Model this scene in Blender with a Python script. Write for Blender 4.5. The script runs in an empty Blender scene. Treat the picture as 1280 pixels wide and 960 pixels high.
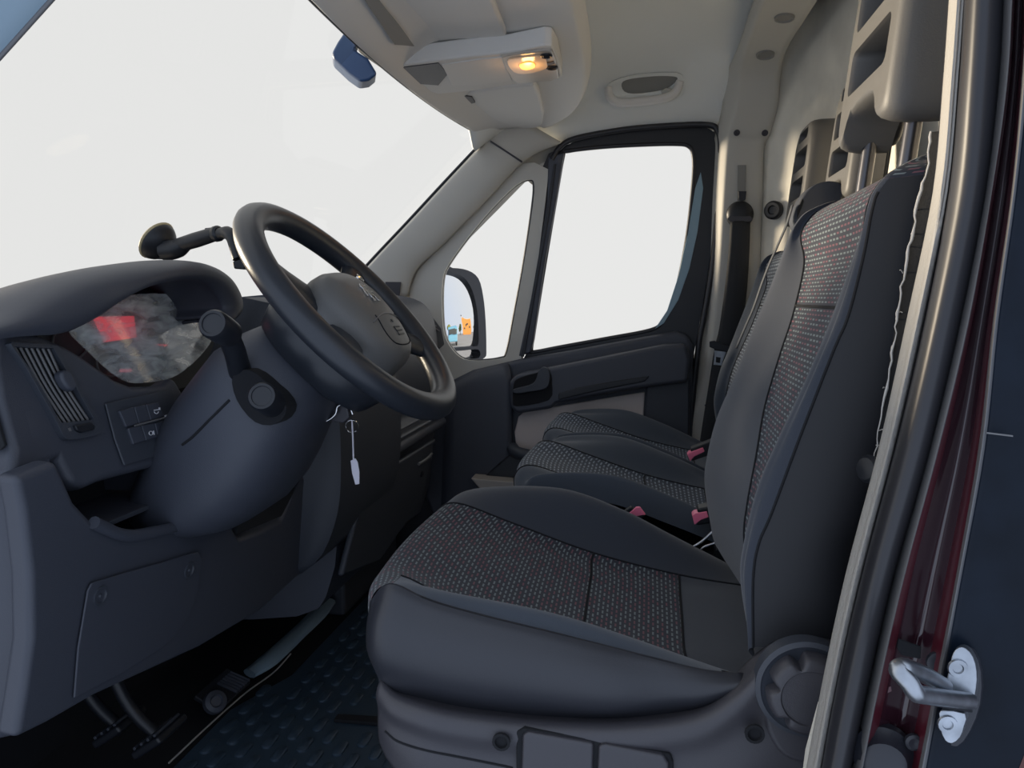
import bpy, bmesh, math, random
from mathutils import Vector as V, Matrix
from mathutils.geometry import tessellate_polygon
random.seed(4)
SC = bpy.context.scene
COL = SC.collection

# ---------------------------------------------------------------- camera
FPX = 967.0
YAW, PITCH, EYE = math.radians(9.74), math.radians(6.4), 0.80
R_ = V((math.cos(YAW), math.sin(YAW), 0))
F_ = V((-math.sin(YAW)*math.cos(PITCH), math.cos(YAW)*math.cos(PITCH), -math.sin(PITCH)))
U_ = R_.cross(F_)
C_ = V((0, 0, EYE))
cd = bpy.data.cameras.new('camera'); cam = bpy.data.objects.new('camera', cd); COL.objects.link(cam)
M_ = Matrix((R_, U_, -F_)).transposed().to_4x4(); M_.translation = C_
cam.matrix_world = M_
cd.sensor_width = 36; cd.lens = FPX/1280*36; cd.clip_start = .02; cd.clip_end = 500
SC.camera = cam

# ---------------------------------------------------------------- sky, sun, exposure
SC.view_settings.view_transform = 'Standard'; SC.view_settings.look = 'None'
SC.view_settings.gamma = 1; SC.view_settings.use_curve_mapping = False
SC.view_settings.exposure = 0.0
w = bpy.data.worlds.new('sky'); SC.world = w; w.use_nodes = True
nt = w.node_tree; nt.nodes.clear()
def nd(nt, typ, **kw):
    n = nt.nodes.new(typ)
    for k, v in kw.items():
        if k.startswith('i_'):
            k = k[2:]; n.inputs[int(k) if k.isdigit() else k.replace('_', ' ')].default_value = v
        else: setattr(n, k, v)
    return n
tc = nd(nt, 'ShaderNodeTexCoord')
dp = nd(nt, 'ShaderNodeVectorMath', operation='DOT_PRODUCT')
dp.inputs[1].default_value = V((-.45, .88, .12)).normalized()
mr = nd(nt, 'ShaderNodeMapRange', interpolation_type='SMOOTHSTEP'); mr.inputs[1].default_value = -.6; mr.inputs[2].default_value = .45
mx = nd(nt, 'ShaderNodeMix', data_type='RGBA')
mx.inputs[6].default_value = (.78, .90, 1.12, 1)      # clear blue sky away from the sun
mx.inputs[7].default_value = (1.06, 1.06, 1.05, 1)     # bright overcast haze around the sun
bg = nd(nt, 'ShaderNodeBackground'); bg.inputs[1].default_value = 1.0
out = nd(nt, 'ShaderNodeOutputWorld')
nt.links.new(tc.outputs['Generated'], dp.inputs[0]); nt.links.new(dp.outputs['Value'], mr.inputs[0])
nt.links.new(mr.outputs[0], mx.inputs[0]); nt.links.new(mx.outputs[2], bg.inputs[0]); nt.links.new(bg.outputs[0], out.inputs[0])
sd = bpy.data.lights.new('sun', 'SUN'); sun = bpy.data.objects.new('sun', sd); COL.objects.link(sun)
sd.energy = 8.0; sd.angle = math.radians(12); sd.color = (1, .84, .62)
sun.rotation_euler = V((.95, -.28, -.047)).to_track_quat('-Z', 'Y').to_euler()

# ---------------------------------------------------------------- measuring helpers: a point at a known depth
def ray(px, py): return F_ + R_*((px-640)/FPX) + U_*((480-py)/FPX)
def P(px, py, Y): d = ray(px, py); return C_ + d*(Y/d.y)                # at depth Y across the cab
def PX(px, py, X): d = ray(px, py); return C_ + d*(X/d.x)               # on the plane x = X
def PZ(px, py, z): d = ray(px, py); return C_ + d*((z-EYE)/d.z)         # on the level z
class Plane:
    def __init__(s, pt, n): s.pt, s.n = V(pt), V(n).normalized()
    def p(s, px, py): d = ray(px, py); return C_ + d*((s.pt-C_).dot(s.n)/d.dot(s.n))
    def __call__(s, L): return [s.p(*q) for q in L]

# ---------------------------------------------------------------- materials
def mat(name, col, rough=.5, metal=0, bump=0, bscale=400, var=0, vscale=8, coat=0, sheen=0, spec=.5, emit=None, estr=0):
    m = bpy.data.materials.new(name); m.use_nodes = True; t = m.node_tree
    b = t.nodes['Principled BSDF']
    b.inputs['Base Color'].default_value = (*col, 1); b.inputs['Roughness'].default_value = rough
    b.inputs['Metallic'].default_value = metal; b.inputs['Specular IOR Level'].default_value = spec
    b.inputs['Coat Weight'].default_value = coat; b.inputs['Coat Roughness'].default_value = .06
    if sheen: b.inputs['Sheen Weight'].default_value = sheen; b.inputs['Sheen Roughness'].default_value = .5
    if emit: b.inputs['Emission Color'].default_value = (*emit, 1); b.inputs['Emission Strength'].default_value = estr
    co = nd(t, 'ShaderNodeTexCoord')
    if bump:
        n = nd(t, 'ShaderNodeTexNoise'); n.inputs['Scale'].default_value = bscale; n.inputs['Detail'].default_value = 2
        bp = nd(t, 'ShaderNodeBump'); bp.inputs['Strength'].default_value = bump; bp.inputs['Distance'].default_value = .001
        t.links.new(co.outputs['Object'], n.inputs['Vector']); t.links.new(n.outputs[0], bp.inputs['Height']); t.links.new(bp.outputs[0], b.inputs['Normal'])
    if var:
        n = nd(t, 'ShaderNodeTexNoise'); n.inputs['Scale'].default_value = vscale; n.inputs['Detail'].default_value = 6
        r = nd(t, 'ShaderNodeMapRange'); r.inputs[1].default_value = .3; r.inputs[2].default_value = .7; r.inputs[3].default_value = 1-var; r.inputs[4].default_value = 1+var
        h = nd(t, 'ShaderNodeHueSaturation'); h.inputs['Color'].default_value = (*col, 1)
        t.links.new(co.outputs['Object'], n.inputs['Vector']); t.links.new(n.outputs[0], r.inputs[0]); t.links.new(r.outputs[0], h.inputs['Value']); t.links.new(h.outputs[0], b.inputs['Base Color'])
    return m
def weave(name, base, c1, c2, share, pu=.024, pv=.0078, lu=.30, lv=.2):
    """fabric with rows of short woven dashes, staggered"""
    m = bpy.data.materials.new(name); m.use_nodes = True; t = m.node_tree; b = t.nodes['Principled BSDF']
    b.inputs['Roughness'].default_value = .95; b.inputs['Specular IOR Level'].default_value = .2
    b.inputs['Sheen Weight'].default_value = .12; b.inputs['Sheen Roughness'].default_value = .5
    L = t.links.new
    uv = nd(t, 'ShaderNodeUVMap'); sp = nd(t, 'ShaderNodeSeparateXYZ'); L(uv.outputs[0], sp.inputs[0])
    def mt(op, a, c=None):
        n = nd(t, 'ShaderNodeMath', operation=op)
        for k, x in enumerate((a, c)):
            if x is None: continue
            if isinstance(x, (int, float)): n.inputs[k].default_value = x
            else: L(x, n.inputs[k])
        return n.outputs[0]
    vr = mt('DIVIDE', sp.outputs[1], pv); row = mt('FLOOR', vr)
    uu = mt('ADD', mt('DIVIDE', sp.outputs[0], pu), mt('MULTIPLY', row, .37))
    mu = mt('LESS_THAN', mt('ABSOLUTE', mt('SUBTRACT', mt('FRACT', uu), .5)), lu)
    mv = mt('LESS_THAN', mt('ABSOLUTE', mt('SUBTRACT', mt('FRACT', vr), .5)), lv)
    mask = mt('MULTIPLY', mu, mv)
    cb = nd(t, 'ShaderNodeCombineXYZ'); L(mt('FLOOR', uu), cb.inputs[0]); L(row, cb.inputs[1])
    wn = nd(t, 'ShaderNodeTexWhiteNoise', noise_dimensions='2D'); L(cb.outputs[0], wn.inputs['Vector'])
    sel = mt('LESS_THAN', wn.outputs['Value'], share)
    a = nd(t, 'ShaderNodeMix', data_type='RGBA'); a.inputs[6].default_value = (*c1, 1); a.inputs[7].default_value = (*c2, 1); L(sel, a.inputs[0])
    z = nd(t, 'ShaderNodeMix', data_type='RGBA'); z.inputs[6].default_value = (*base, 1); L(mask, z.inputs[0]); L(a.outputs[2], z.inputs[7])
    L(z.outputs[2], b.inputs['Base Color'])
    bp = nd(t, 'ShaderNodeBump'); bp.inputs['Strength'].default_value = .4; bp.inputs['Distance'].default_value = .001; L(mask, bp.inputs['Height']); L(bp.outputs[0], b.inputs['Normal'])
    return m
def glass(name, tint=(1, 1, 1), refl=.6, dust=0, dustcol=(.5, .55, .55)):
    m = bpy.data.materials.new(name); m.use_nodes = True; t = m.node_tree; t.nodes.clear(); L = t.links.new
    tr = nd(t, 'ShaderNodeBsdfTransparent'); tr.inputs[0].default_value = (*tint, 1)
    gl = nd(t, 'ShaderNodeBsdfGlossy'); gl.inputs[1].default_value = .02
    fr = nd(t, 'ShaderNodeFresnel'); fr.inputs[0].default_value = 1.3
    ml = nd(t, 'ShaderNodeMath', operation='MULTIPLY'); ml.inputs[1].default_value = refl; L(fr.outputs[0], ml.inputs[0])
    mx = nd(t, 'ShaderNodeMixShader'); L(ml.outputs[0], mx.inputs[0]); L(tr.outputs[0], mx.inputs[1]); L(gl.outputs[0], mx.inputs[2])
    o = nd(t, 'ShaderNodeOutputMaterial'); last = mx
    if dust:
        co = nd(t, 'ShaderNodeTexCoord')
        mp = nd(t, 'ShaderNodeMapping'); mp.inputs['Rotation'].default_value = (.6, 0, 0); mp.inputs['Scale'].default_value = (50, 26, 70)
        n = nd(t, 'ShaderNodeTexNoise'); n.inputs['Scale'].default_value = 1; n.inputs['Detail'].default_value = 7; n.inputs['Distortion'].default_value = .5
        r = nd(t, 'ShaderNodeMapRange'); r.inputs[1].default_value = .36; r.inputs[2].default_value = .78; r.inputs[3].default_value = .10; r.inputs[4].default_value = dust
        L(co.outputs['Object'], mp.inputs[0]); L(mp.outputs[0], n.inputs['Vector']); L(n.outputs[0], r.inputs[0])
        df = nd(t, 'ShaderNodeBsdfDiffuse'); df.inputs[0].default_value = (*dustcol, 1)
        m2 = nd(t, 'ShaderNodeMixShader'); L(r.outputs[0], m2.inputs[0]); L(mx.outputs[0], m2.inputs[1]); L(df.outputs[0], m2.inputs[2]); last = m2
    L(last.outputs[0], o.inputs[0])
    return m
m_dash = mat('dark dashboard plastic', (.048, .054, .072), .52, bump=.25, bscale=900)
m_dash2 = mat('dark lower plastic', (.040, .046, .060), .5, bump=.25, bscale=900)
m_black = mat('black plastic', (.010, .012, .017), .45)
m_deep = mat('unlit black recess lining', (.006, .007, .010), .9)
m_trim = mat('grey pillar trim', (.50, .485, .44), .6, bump=.15, bscale=700)
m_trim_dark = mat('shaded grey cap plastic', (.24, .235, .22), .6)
m_trim2 = mat('grey roof console plastic', (.68, .66, .63), .6, bump=.15, bscale=700)
m_visor = mat('grey visor vinyl', (.70, .68, .65), .55, bump=.2, bscale=900)
m_head = mat('grey woven headliner', (.78, .79, .76), .95, bump=.5, bscale=900, sheen=.1)
m_cream = mat('cream painted bulkhead board', (.82, .78, .68), .7, var=.12, vscale=9, bump=.3, bscale=60)
m_cream2 = mat('beige sill plastic', (.42, .38, .34), .6)
m_fab = mat('plain charcoal seat fabric', (.045, .052, .068), .95, bump=.35, bscale=1200, sheen=.25, spec=.2)
m_fab2 = mat('plain slate seat fabric', (.060, .074, .098), .95, bump=.35, bscale=1200, sheen=.25, spec=.2)
m_vinyl = mat('dark grey seat vinyl', (.026, .028, .036), .42, bump=.15, bscale=700)
m_back = mat('black seat side cloth', (.013, .014, .018), .6)
m_weave = weave('dark weave with red and grey dashes', (.040, .044, .057), (.19, .225, .235), (.19, .09, .11), .38, pu=.0145, pv=.0058, lu=.31, lv=.19)
m_weave2 = weave('slate weave with grey dashes', (.050, .062, .085), (.26, .30, .35), (.20, .24, .29), .5, pu=.018, pv=.008)
m_base = mat('grey seat base plastic', (.048, .047, .056), .42, bump=.2, bscale=900)
m_hr = mat('grey foam headrest', (.12, .117, .113), .5, bump=.15, bscale=600)
m_steel = mat('steel post', (.10, .10, .11), .3, metal=.8)
m_zinc = mat('zinc plated steel', (.40, .43, .47), .36, metal=1, var=.25, vscale=60)
m_chrome = mat('chrome', (.75, .75, .75), .15, metal=1)
m_wheel = mat('worn steering wheel leatherette', (.020, .024, .032), .36, bump=.12, bscale=900)
m_pad = mat('airbag pad plastic', (.12, .12, .118), .45, bump=.2, bscale=900)
m_seam = mat('black seam thread', (.006, .007, .01), .9)
m_rub = mat('black door seal rubber', (.020, .020, .024), .38)
m_lip = mat('grey ribbed seal lip', (.36, .345, .32), .6, bump=.8, bscale=260)
m_paint = mat('dark blue black body paint', (.006, .010, .018), .35, spec=.15, var=.3, vscale=20)
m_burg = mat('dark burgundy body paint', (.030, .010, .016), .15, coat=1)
m_red = mat('red tint for jamb reflections and chip', (.075, .010, .018), .3, coat=.4)  # reflected red lines along the jamb are painted in with this colour
m_edge = mat('grey sealant bead', (.13, .13, .135), .4)
m_thread = mat('white frayed thread', (.6, .58, .55), .9)
m_mat = mat('black rubber mat', (.035, .060, .090), .5, bump=.3, bscale=500)
m_glass = glass('lightly tinted windscreen glass', (.76, .762, .76), .03)
m_pane = glass('lightly tinted side glass', (.872, .873, .872), .03)
m_clear = glass('dusty instrument lens', (.97, .97, .97), .5, dust=.75, dustcol=(.85, .92, .95))
m_amber = mat('lit amber lamp lens', (.9, .5, .2), .3, emit=(1, .36, .05), estr=1.3)
m_lens = mat('clear lamp lens', (.42, .38, .33), .3)
m_lcd = mat('red lit display', (.25, .02, .03), .3, emit=(.75, .035, .06), estr=1.0)
m_dial = mat('instrument dial face', (.035, .042, .05), .5)
m_icon = mat('white icon print', (.75, .75, .78), .5)
m_icongrey = mat('grey emboss print', (.03, .032, .034), .5)
m_pink = mat('red buckle button', (.95, .22, .36), .35)
m_tag = mat('white paper key tag', (.62, .60, .66), .8)
m_belt = mat('charcoal belt webbing', (.020, .022, .026), .75, bump=.5, bscale=500)
m_beltp = mat('grey belt webbing', (.07, .075, .085), .6)
m_mir = mat('mirror glass', (.95, .96, .97), .02, metal=1)
m_shell = mat('painted outer shell', (.02, .022, .03), .4)
m_strip = mat('blue grey plastic strip', (.24, .33, .40), .42)

# ---------------------------------------------------------------- mesh helpers
def cr(pts, n=6, closed=False):
    pts = [V(p) for p in pts]; N = len(pts); o = []
    for i in range(N if closed else N-1):
        if closed: a, b, c, d = pts[i-1], pts[i], pts[(i+1) % N], pts[(i+2) % N]
        else: b, c = pts[i], pts[i+1]; a = pts[i-1] if i else b*2-c; d = pts[i+2] if i+2 < N else c*2-b
        for k in range(n):
            t = k/n
            o.append(.5*((2*b)+(c-a)*t+(2*a-5*b+4*c-d)*t*t+(3*b-a-3*c+d)*t*t*t))
    if not closed: o.append(pts[-1].copy())
    return o
def cr2(pts, n=4, closed=True): return [(p.x, p.y) for p in cr([V((a, b, 0)) for a, b in pts], n, closed)]
def link(name, me, m, parent=None, ang=40):
    o = bpy.data.objects.new(name, me); COL.objects.link(o); me.materials.append(m)
    me.polygons.foreach_set('use_smooth', [True]*len(me.polygons)); me.set_sharp_from_angle(angle=math.radians(ang))
    if parent: o.parent = parent; o.matrix_parent_inverse = Matrix.Translation(-parent.location)
    return o
def mk(name, vs, fs, m, parent=None, bevel=0, solid=0, ang=40, segs=2, recalc=True):
    bm = bmesh.new(); bv = [bm.verts.new(v) for v in vs]
    for f in fs:
        try: bm.faces.new([bv[i] for i in f])
        except ValueError: pass
    if recalc: bmesh.ops.recalc_face_normals(bm, faces=bm.faces[:])
    me = bpy.data.meshes.new(name); bm.to_mesh(me); bm.free()
    o = link(name, me, m, parent, ang)
    if solid: s = o.modifiers.new('s', 'SOLIDIFY'); s.thickness = abs(solid); s.offset = -1 if solid > 0 else 1
    if bevel:
        b = o.modifiers.new('b', 'BEVEL'); b.width = bevel; b.segments = segs; b.limit_method = 'ANGLE'; b.angle_limit = math.radians(35); b.harden_normals = True
    return o
def net(rows, nu=6, nv=6):
    A = [cr(r, nu) for r in rows]
    cols = [cr([A[i][j] for i in range(len(A))], nv) for j in range(len(A[0]))]
    return [[cols[j][i] for j in range(len(cols))] for i in range(len(cols[0]))]
def gmesh(name, g, m, parent=None, i0=0, i1=None, j0=0, j1=None, solid=0, uv=None, ang=60, flip=False):
    i1 = len(g)-1 if i1 is None else i1; j1 = len(g[0])-1 if j1 is None else j1
    w_ = j1-j0+1; vs = [g[i][j] for i in range(i0, i1+1) for j in range(j0, j1+1)]
    fs = [(a*w_+b, a*w_+b+1, (a+1)*w_+b+1, (a+1)*w_+b) for a in range(i1-i0) for b in range(w_-1)]
    if flip: fs = [f[::-1] for f in fs]
    me = bpy.data.meshes.new(name); me.from_pydata([tuple(v) for v in vs], [], fs)
    if uv:
        U = [uv[i][j] for i in range(i0, i1+1) for j in range(j0, j1+1)]
        l = me.uv_layers.new(name='UVMap')
        for lp in me.loops: l.data[lp.index].uv = U[lp.vertex_index]
    o = link(name, me, m, parent, ang)
    if solid: s = o.modifiers.new('s', 'SOLIDIFY'); s.thickness = abs(solid); s.offset = -1 if solid > 0 else 1
    return o
def slab(name, outer, vec, m, parent=None, holes=(), bevel=.002, segs=2, ang=35, outer_bevel=0):
    """a flat or nearly flat outline (with holes) given thickness along vec"""
    vec = V(vec); loops = [[V(p) for p in L] for L in (outer, *holes)]
    flat = [p for L in loops for p in L]; n = len(flat)
    tris = tessellate_polygon(loops) if len(loops) > 1 else None
    vs = flat+[p+vec for p in flat]; fs = []
    if tris: fs += [tuple(t) for t in tris]+[tuple(i+n for i in reversed(t)) for t in tris]
    else: fs += [tuple(range(n)), tuple(range(2*n-1, n-1, -1))]
    k = 0
    for L in loops:
        for i in range(len(L)):
            a, b = k+i, k+(i+1) % len(L); fs.append((a, b, b+n, a+n))
        k += len(L)
    if outer_bevel:
        n0 = len(loops[0]); bm = bmesh.new(); bv = [bm.verts.new(v) for v in vs]
        for f in fs: bm.faces.new([bv[i] for i in f])
        bmesh.ops.recalc_face_normals(bm, faces=bm.faces[:])
        es = [bm.edges.get((bv[i], bv[(i+1) % n0])) for i in range(n0)]
        bmesh.ops.bevel(bm, geom=es, offset=outer_bevel, segments=5, profile=.5, affect='EDGES', clamp_overlap=True)
        me = bpy.data.meshes.new(name); bm.to_mesh(me); bm.free(); o = link(name, me, m, parent, 50)
        if bevel: b = o.modifiers.new('b', 'BEVEL'); b.width = bevel; b.segments = segs; b.limit_method = 'ANGLE'; b.angle_limit = math.radians(50); b.harden_normals = True
        return o
    return mk(name, vs, fs, m, parent, bevel, ang=ang, segs=segs)
def frames(path):
    T = []
    for i in range(len(path)):
        a = path[max(i-1, 0)]; b = path[min(i+1, len(path)-1)]; T.append((b-a).normalized())
    up = V((0, 0, 1)) if abs(T[0].z) < .9 else V((0, 1, 0))
    n = (up-T[0]*up.dot(T[0])).normalized(); F = []
    for t in T:
        n = (n-t*n.dot(t)).normalized(); F.append((n, t.cross(n)))
    return F
def loft(name, rings, m, parent=None, caps=True, ang=50, bevel=0, solid=0):
    k = len(rings[0]); vs = [p for r in rings for p in r]; fs = []
    for a in range(len(rings)-1):
        for b in range(k):
            c = (b+1) % k; fs.append((a*k+b, a*k+c, (a+1)*k+c, (a+1)*k+b))
    if caps: fs += [tuple(range(k)), tuple(range((len(rings)-1)*k, len(rings)*k))]
    return mk(name, vs, fs, m, parent, bevel, ang=ang, solid=solid)
def tube(name, pts, r, m, parent=None, sides=10, n=6, flat=1, smooth=True):
    path = cr(pts, n) if smooth and len(pts) > 2 else [V(p) for p in pts]
    F = frames(path); rs = []
    for i, (p, (a, b)) in enumerate(zip(path, F)):
        t = i/max(1, len(path)-1)
        if isinstance(r, (list, tuple)):
            x = t*(len(r)-1); q = min(int(x), len(r)-2); rad = r[q]+(r[q+1]-r[q])*(x-q)
        else: rad = r
        rs.append([p+a*(math.cos(2*math.pi*s/sides)*rad*flat)+b*(math.sin(2*math.pi*s/sides)*rad) for s in range(sides)])
    return loft(name, rs, m, parent)
def lathe(name, base, axis, prof, m, parent=None, sides=24, ang=35):
    """prof: (distance along axis, radius)"""
    ax = V(axis).normalized(); a = (V((0, 0, 1)) if abs(ax.z) < .9 else V((1, 0, 0))).cross(ax).normalized(); b = ax.cross(a)
    return loft(name, [[V(base)+ax*h+(a*math.cos(2*math.pi*s/sides)+b*math.sin(2*math.pi*s/sides))*max(r, 1e-5) for s in range(sides)] for h, r in prof], m, parent, ang=ang)
def box(name, c, s, m, parent=None, rot=None, bevel=.003, segs=2):
    c = V(c); rot = rot or Matrix.Identity(3)
    vs = [c+rot @ V((x*s[0]/2, y*s[1]/2, z*s[2]/2)) for x in (-1, 1) for y in (-1, 1) for z in (-1, 1)]
    fs = [(0, 1, 3, 2), (4, 6, 7, 5), (0, 4, 5, 1), (2, 3, 7, 6), (0, 2, 6, 4), (1, 5, 7, 3)]
    return mk(name, vs, fs, m, parent, bevel, segs=segs)
from mathutils.bvhtree import BVHTree
def caster(g):
    w_ = len(g[0]); vs = [p for r in g for p in r]
    t = BVHTree.FromPolygons(vs, [(a*w_+b, a*w_+b+1, (a+1)*w_+b+1, (a+1)*w_+b) for a in range(len(g)-1) for b in range(w_-1)])
    def hit(px, py, lift=0, nrm=False):
        d = ray(px, py).normalized(); p, n, i, q = t.ray_cast(C_, d)
        if p is None: return None
        if n.dot(d) > 0: n = -n
        if nrm: return n
        return p+n*lift
    return hit
def rrect(w_, h, r, n=4):
    o = []
    for cx, cy, a0 in ((w_/2-r, h/2-r, 0), (-w_/2+r, h/2-r, 90), (-w_/2+r, -h/2+r, 180), (w_/2-r, -h/2+r, 270)):
        for k in range(n+1): a = math.radians(a0+90*k/n); o.append((cx+r*math.cos(a), cy+r*math.sin(a)))
    return o
def thing(name, label, cat, loc, group=None):
    o = bpy.data.objects.new(name, None); COL.objects.link(o); o.location = loc; o.empty_display_size = .05
    o['label'] = label; o['category'] = cat
    if group: o['group'] = group
    return o
def tag(o, label, cat, group=None):
    o['label'] = label; o['category'] = cat
    if group: o['group'] = group
    return o
def struct(o, label, cat):
    o['kind'] = 'structure'; o['label'] = label; o['category'] = cat; return o
def sroot(name, label, cat, loc):
    return struct(thing(name, label, cat, loc), label, cat)

# ================================================================ SETTING
YD = 2.22          # inner face of the passenger door
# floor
fl = box('floor', (-.2, 1.4, -.03), (2.0, 2.0, .06), m_deep, bevel=0); struct(fl, 'dark cab floor under the rubber mat', 'floor')

# ceiling: headliner from the windscreen header to the roof bow, rolling down to the passenger door
def ceil_row(x, zc, zd, yd):
    return [(x, .36, zd-.0), (x, .42, zc-.07), (x, .60, zc-.005), (x, 1.2, zc+.01), (x, 1.75, zc), (x, 2.02, zc-.03), (x, 2.13, zc-.10), (x, yd, zd)]
g = net([ceil_row(-.47, 1.30, 1.24, 2.20), ceil_row(-.36, 1.40, 1.24, 2.21), ceil_row(-.22, 1.455, 1.235, 2.225),
         ceil_row(-.05, 1.465, 1.245, 2.235), ceil_row(.12, 1.465, 1.25, 2.235), ceil_row(.24, 1.465, 1.25, 2.235)], 6, 5)
hit_ceil = caster(g)
ceil = gmesh('ceiling', g, m_head, solid=.01); struct(ceil, 'grey fabric headliner rolling down to the passenger door', 'ceiling')
# outer roof and side skin, keeps daylight out
rs = box('roof_skin', (-.05, 1.35, 1.52), (.95, 2.0, .02), m_shell, ceil, bevel=0)
box('roof_front_skin', (-.50, 1.35, 1.43), (.02, 2.0, .20), m_shell, ceil, bevel=0)
box('roof_side_skin', (.0, 2.31, 1.42), (1.0, .03, .24), m_shell, ceil, bevel=0)
box('pillar_outer_skin', (.36, 2.32, .76), (.36, .03, 1.5), m_shell, ceil, bevel=0)

# roof bow and passenger B pillar trim (one moulding seen at the rear of the headliner)
tb = sroot('trim_1', 'grey pillar moulding that rises behind the passenger door and arches over the roof', 'pillar trim', (.26, 2.2, 0))
bow = [  # px left, px right, py, Y
    (852, 930, 640, 2.22), (858, 940, 540, 2.22), (880, 946, 450, 2.21), (893, 949, 350, 2.20), (900, 952, 250, 2.19), (905, 954, 185, 2.185), (908, 962, 165, 2.17), (917, 971, 130, 2.14), (921, 974, 90, 2.10), (931, 982, 55, 1.98), (948, 1013, 5, 1.78), (975, 1062, -70, 1.52), (1000, 1160, -190, 1.20), (1100, 1500, -560, .72)]
rows = []
for l, r, y, Y in bow:
    a = P(l, y, Y); b = P(r, y, Y); w_ = b-a
    rows.append([a+V((-.02 if y > 60 else -.004, .05, .012 if y < 60 else 0)), a+w_*.06+V((0, -.004, 0)), a+w_*.16+V((0, -.012, 0)), a+w_*.5+V((0, -.014, 0)), a+w_*.86+V((0, -.012, 0)), a+w_*.96+V((0, -.002, 0)), b+V((.004, .035, 0))])
g = net(rows, 4, 5); hit_p = caster(g); gmesh('pillar_moulding', g, m_trim, tb, solid=-.006)
# recessed slot in the bow, two oval caps, two screws, belt height slider
def pt(px, py, Y, d=.016): return hit_p(px, py, .0075) or P(px, py, Y)
def oval(c, a, b, n=20): return [V(c)+V(a)*math.cos(2*math.pi*k/n)+V(b)*math.sin(2*math.pi*k/n) for k in range(n)]
for px, py, Y in ((981, 18, 1.84), (957, 65, 2.02)):
    c = pt(px, py, Y, .006); 
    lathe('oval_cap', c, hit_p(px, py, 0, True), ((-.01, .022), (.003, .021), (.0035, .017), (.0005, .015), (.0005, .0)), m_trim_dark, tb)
for px in (921, 955):
    lathe('screw', pt(px, 165, 2.17, .012), (0, -.9, -.4), ((0, .0085), (.003, .0075), (.003, .004), (.001, .003), (.001, 0)), m_base, tb, 14)
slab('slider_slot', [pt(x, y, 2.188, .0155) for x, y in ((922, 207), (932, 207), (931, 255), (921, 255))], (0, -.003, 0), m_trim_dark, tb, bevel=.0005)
slab('slider_button', [pt(x, y, 2.188, .018) for x, y in ((922, 240), (932, 240), (931, 250), (926, 253), (922, 250))], (0, -.012, 0), m_black, tb, bevel=.001)
slab('lower_joint', [pt(x, y, 2.215, .0145) for x, y in ((866, 505), (884, 505), (884, 507), (866, 507))], (0, -.002, 0), m_base, tb, bevel=0)

# bulkhead: cream board behind the seats
rows = []
for z in (0, .35, .7, 1.0, 1.22, 1.38, 1.50):
    k = max(0, (z-1.1))*.10
    rows.append([(.30, 2.24, z), (.34, 2.17, z), (.385, 2.10, z), (.46-k, 1.9, z), (.49-k, 1.5, z), (.49-k, 1.0, z), (.49-k, .60, z)])
g = net(rows, 5, 4); wr = gmesh('wall_rear', g, m_cream, solid=-.02); struct(wr, 'cream painted bulkhead board behind the seats', 'wall')
c = P(970, 262, 2.12); k = lathe('bulkhead_knob', c+V((.0, .02, 0)), (-.55, -.83, 0), ((0, .024), (.012, .024), (.016, .019), (.016, .012), (.012, .010), (.012, 0)), m_black)
tag(k, 'small round black knob on the cream bulkhead left of the outer headrest', 'knob')
# black felt lining behind the driver seat, with its frayed white edge
fe = thing('felt_lining', 'black felt lining with a frayed white edge behind the driver seat', 'lining', (.4, .72, .3))
edge = [(1163, 165), (1158, 205), (1146, 255), (1137, 300), (1127, 350), (1120, 400), (1112, 450), (1100, 520), (1092, 575), (1083, 640), (1072, 700), (1060, 760)]
E_ = cr([P(x, y, .694) for x, y in edge], 6)
rows = [[e, e+V((.03, -.012, 0)), e+V((.10, -.03, 0)), V((.42, .63, e.z))] for e in E_]
gmesh('felt_panel', rows, mat('black felt', (.010, .011, .013), .95, bump=.6, bscale=500), fe, solid=-.006)
rr = [e+V((random.uniform(-.0012, .0012), -.003, 0)) for e in E_]
tube('frayed_edge', rr, [random.uniform(.0005, .0014)*(1 if k < 40 else .6) for k in range(60)], m_thread, fe, 6, smooth=False)
for k in range(12):
    e = E_[random.randrange(3, 55)]; d = V((random.uniform(-.004, .010), -.003, random.uniform(-.004, .003)))
    tube('loose_fibre', [e, e+d*.6+V((0, 0, .001)), e+d], .0004, m_thread, fe, 4, 2)
c = P(1086, 584, .675)
kn = thing('hook_knob', 'black mushroom shaped knob beside the driver backrest, against the door seal', 'knob', c)
lathe('knob_head', c+V((.006, 0, -.002)), (-.8, -.5, .15), ((0, .006), (.005, .011), (.009, .012), (.013, .009), (.0145, .003), (.0146, 0)), m_black, kn)
tube('knob_stem', [c+V((.006, .002, -.002)), c+V((.05, .012, -.006))], .005, m_black, kn)

# windscreen, A pillars, header
YA = 2.17
def WS(t, Y):   # along the windscreen slope, bowed forward at the middle
    b = .10*(1-((Y-1.4)/.8)**2)
    a = V((-.455, Y, 1.258)); e = V((-.98, Y, .735)); p = a.lerp(e, t); return p+V((-b*(.35+.65*t), 0, -b*.2))
g = [[WS(t/8 if t else -.05, .62+(2.21-.62)*k/14) for k in range(15)] for t in range(9)]
wd = gmesh('window_1', g, m_glass); struct(wd, 'clear windscreen glass', 'window')
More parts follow.
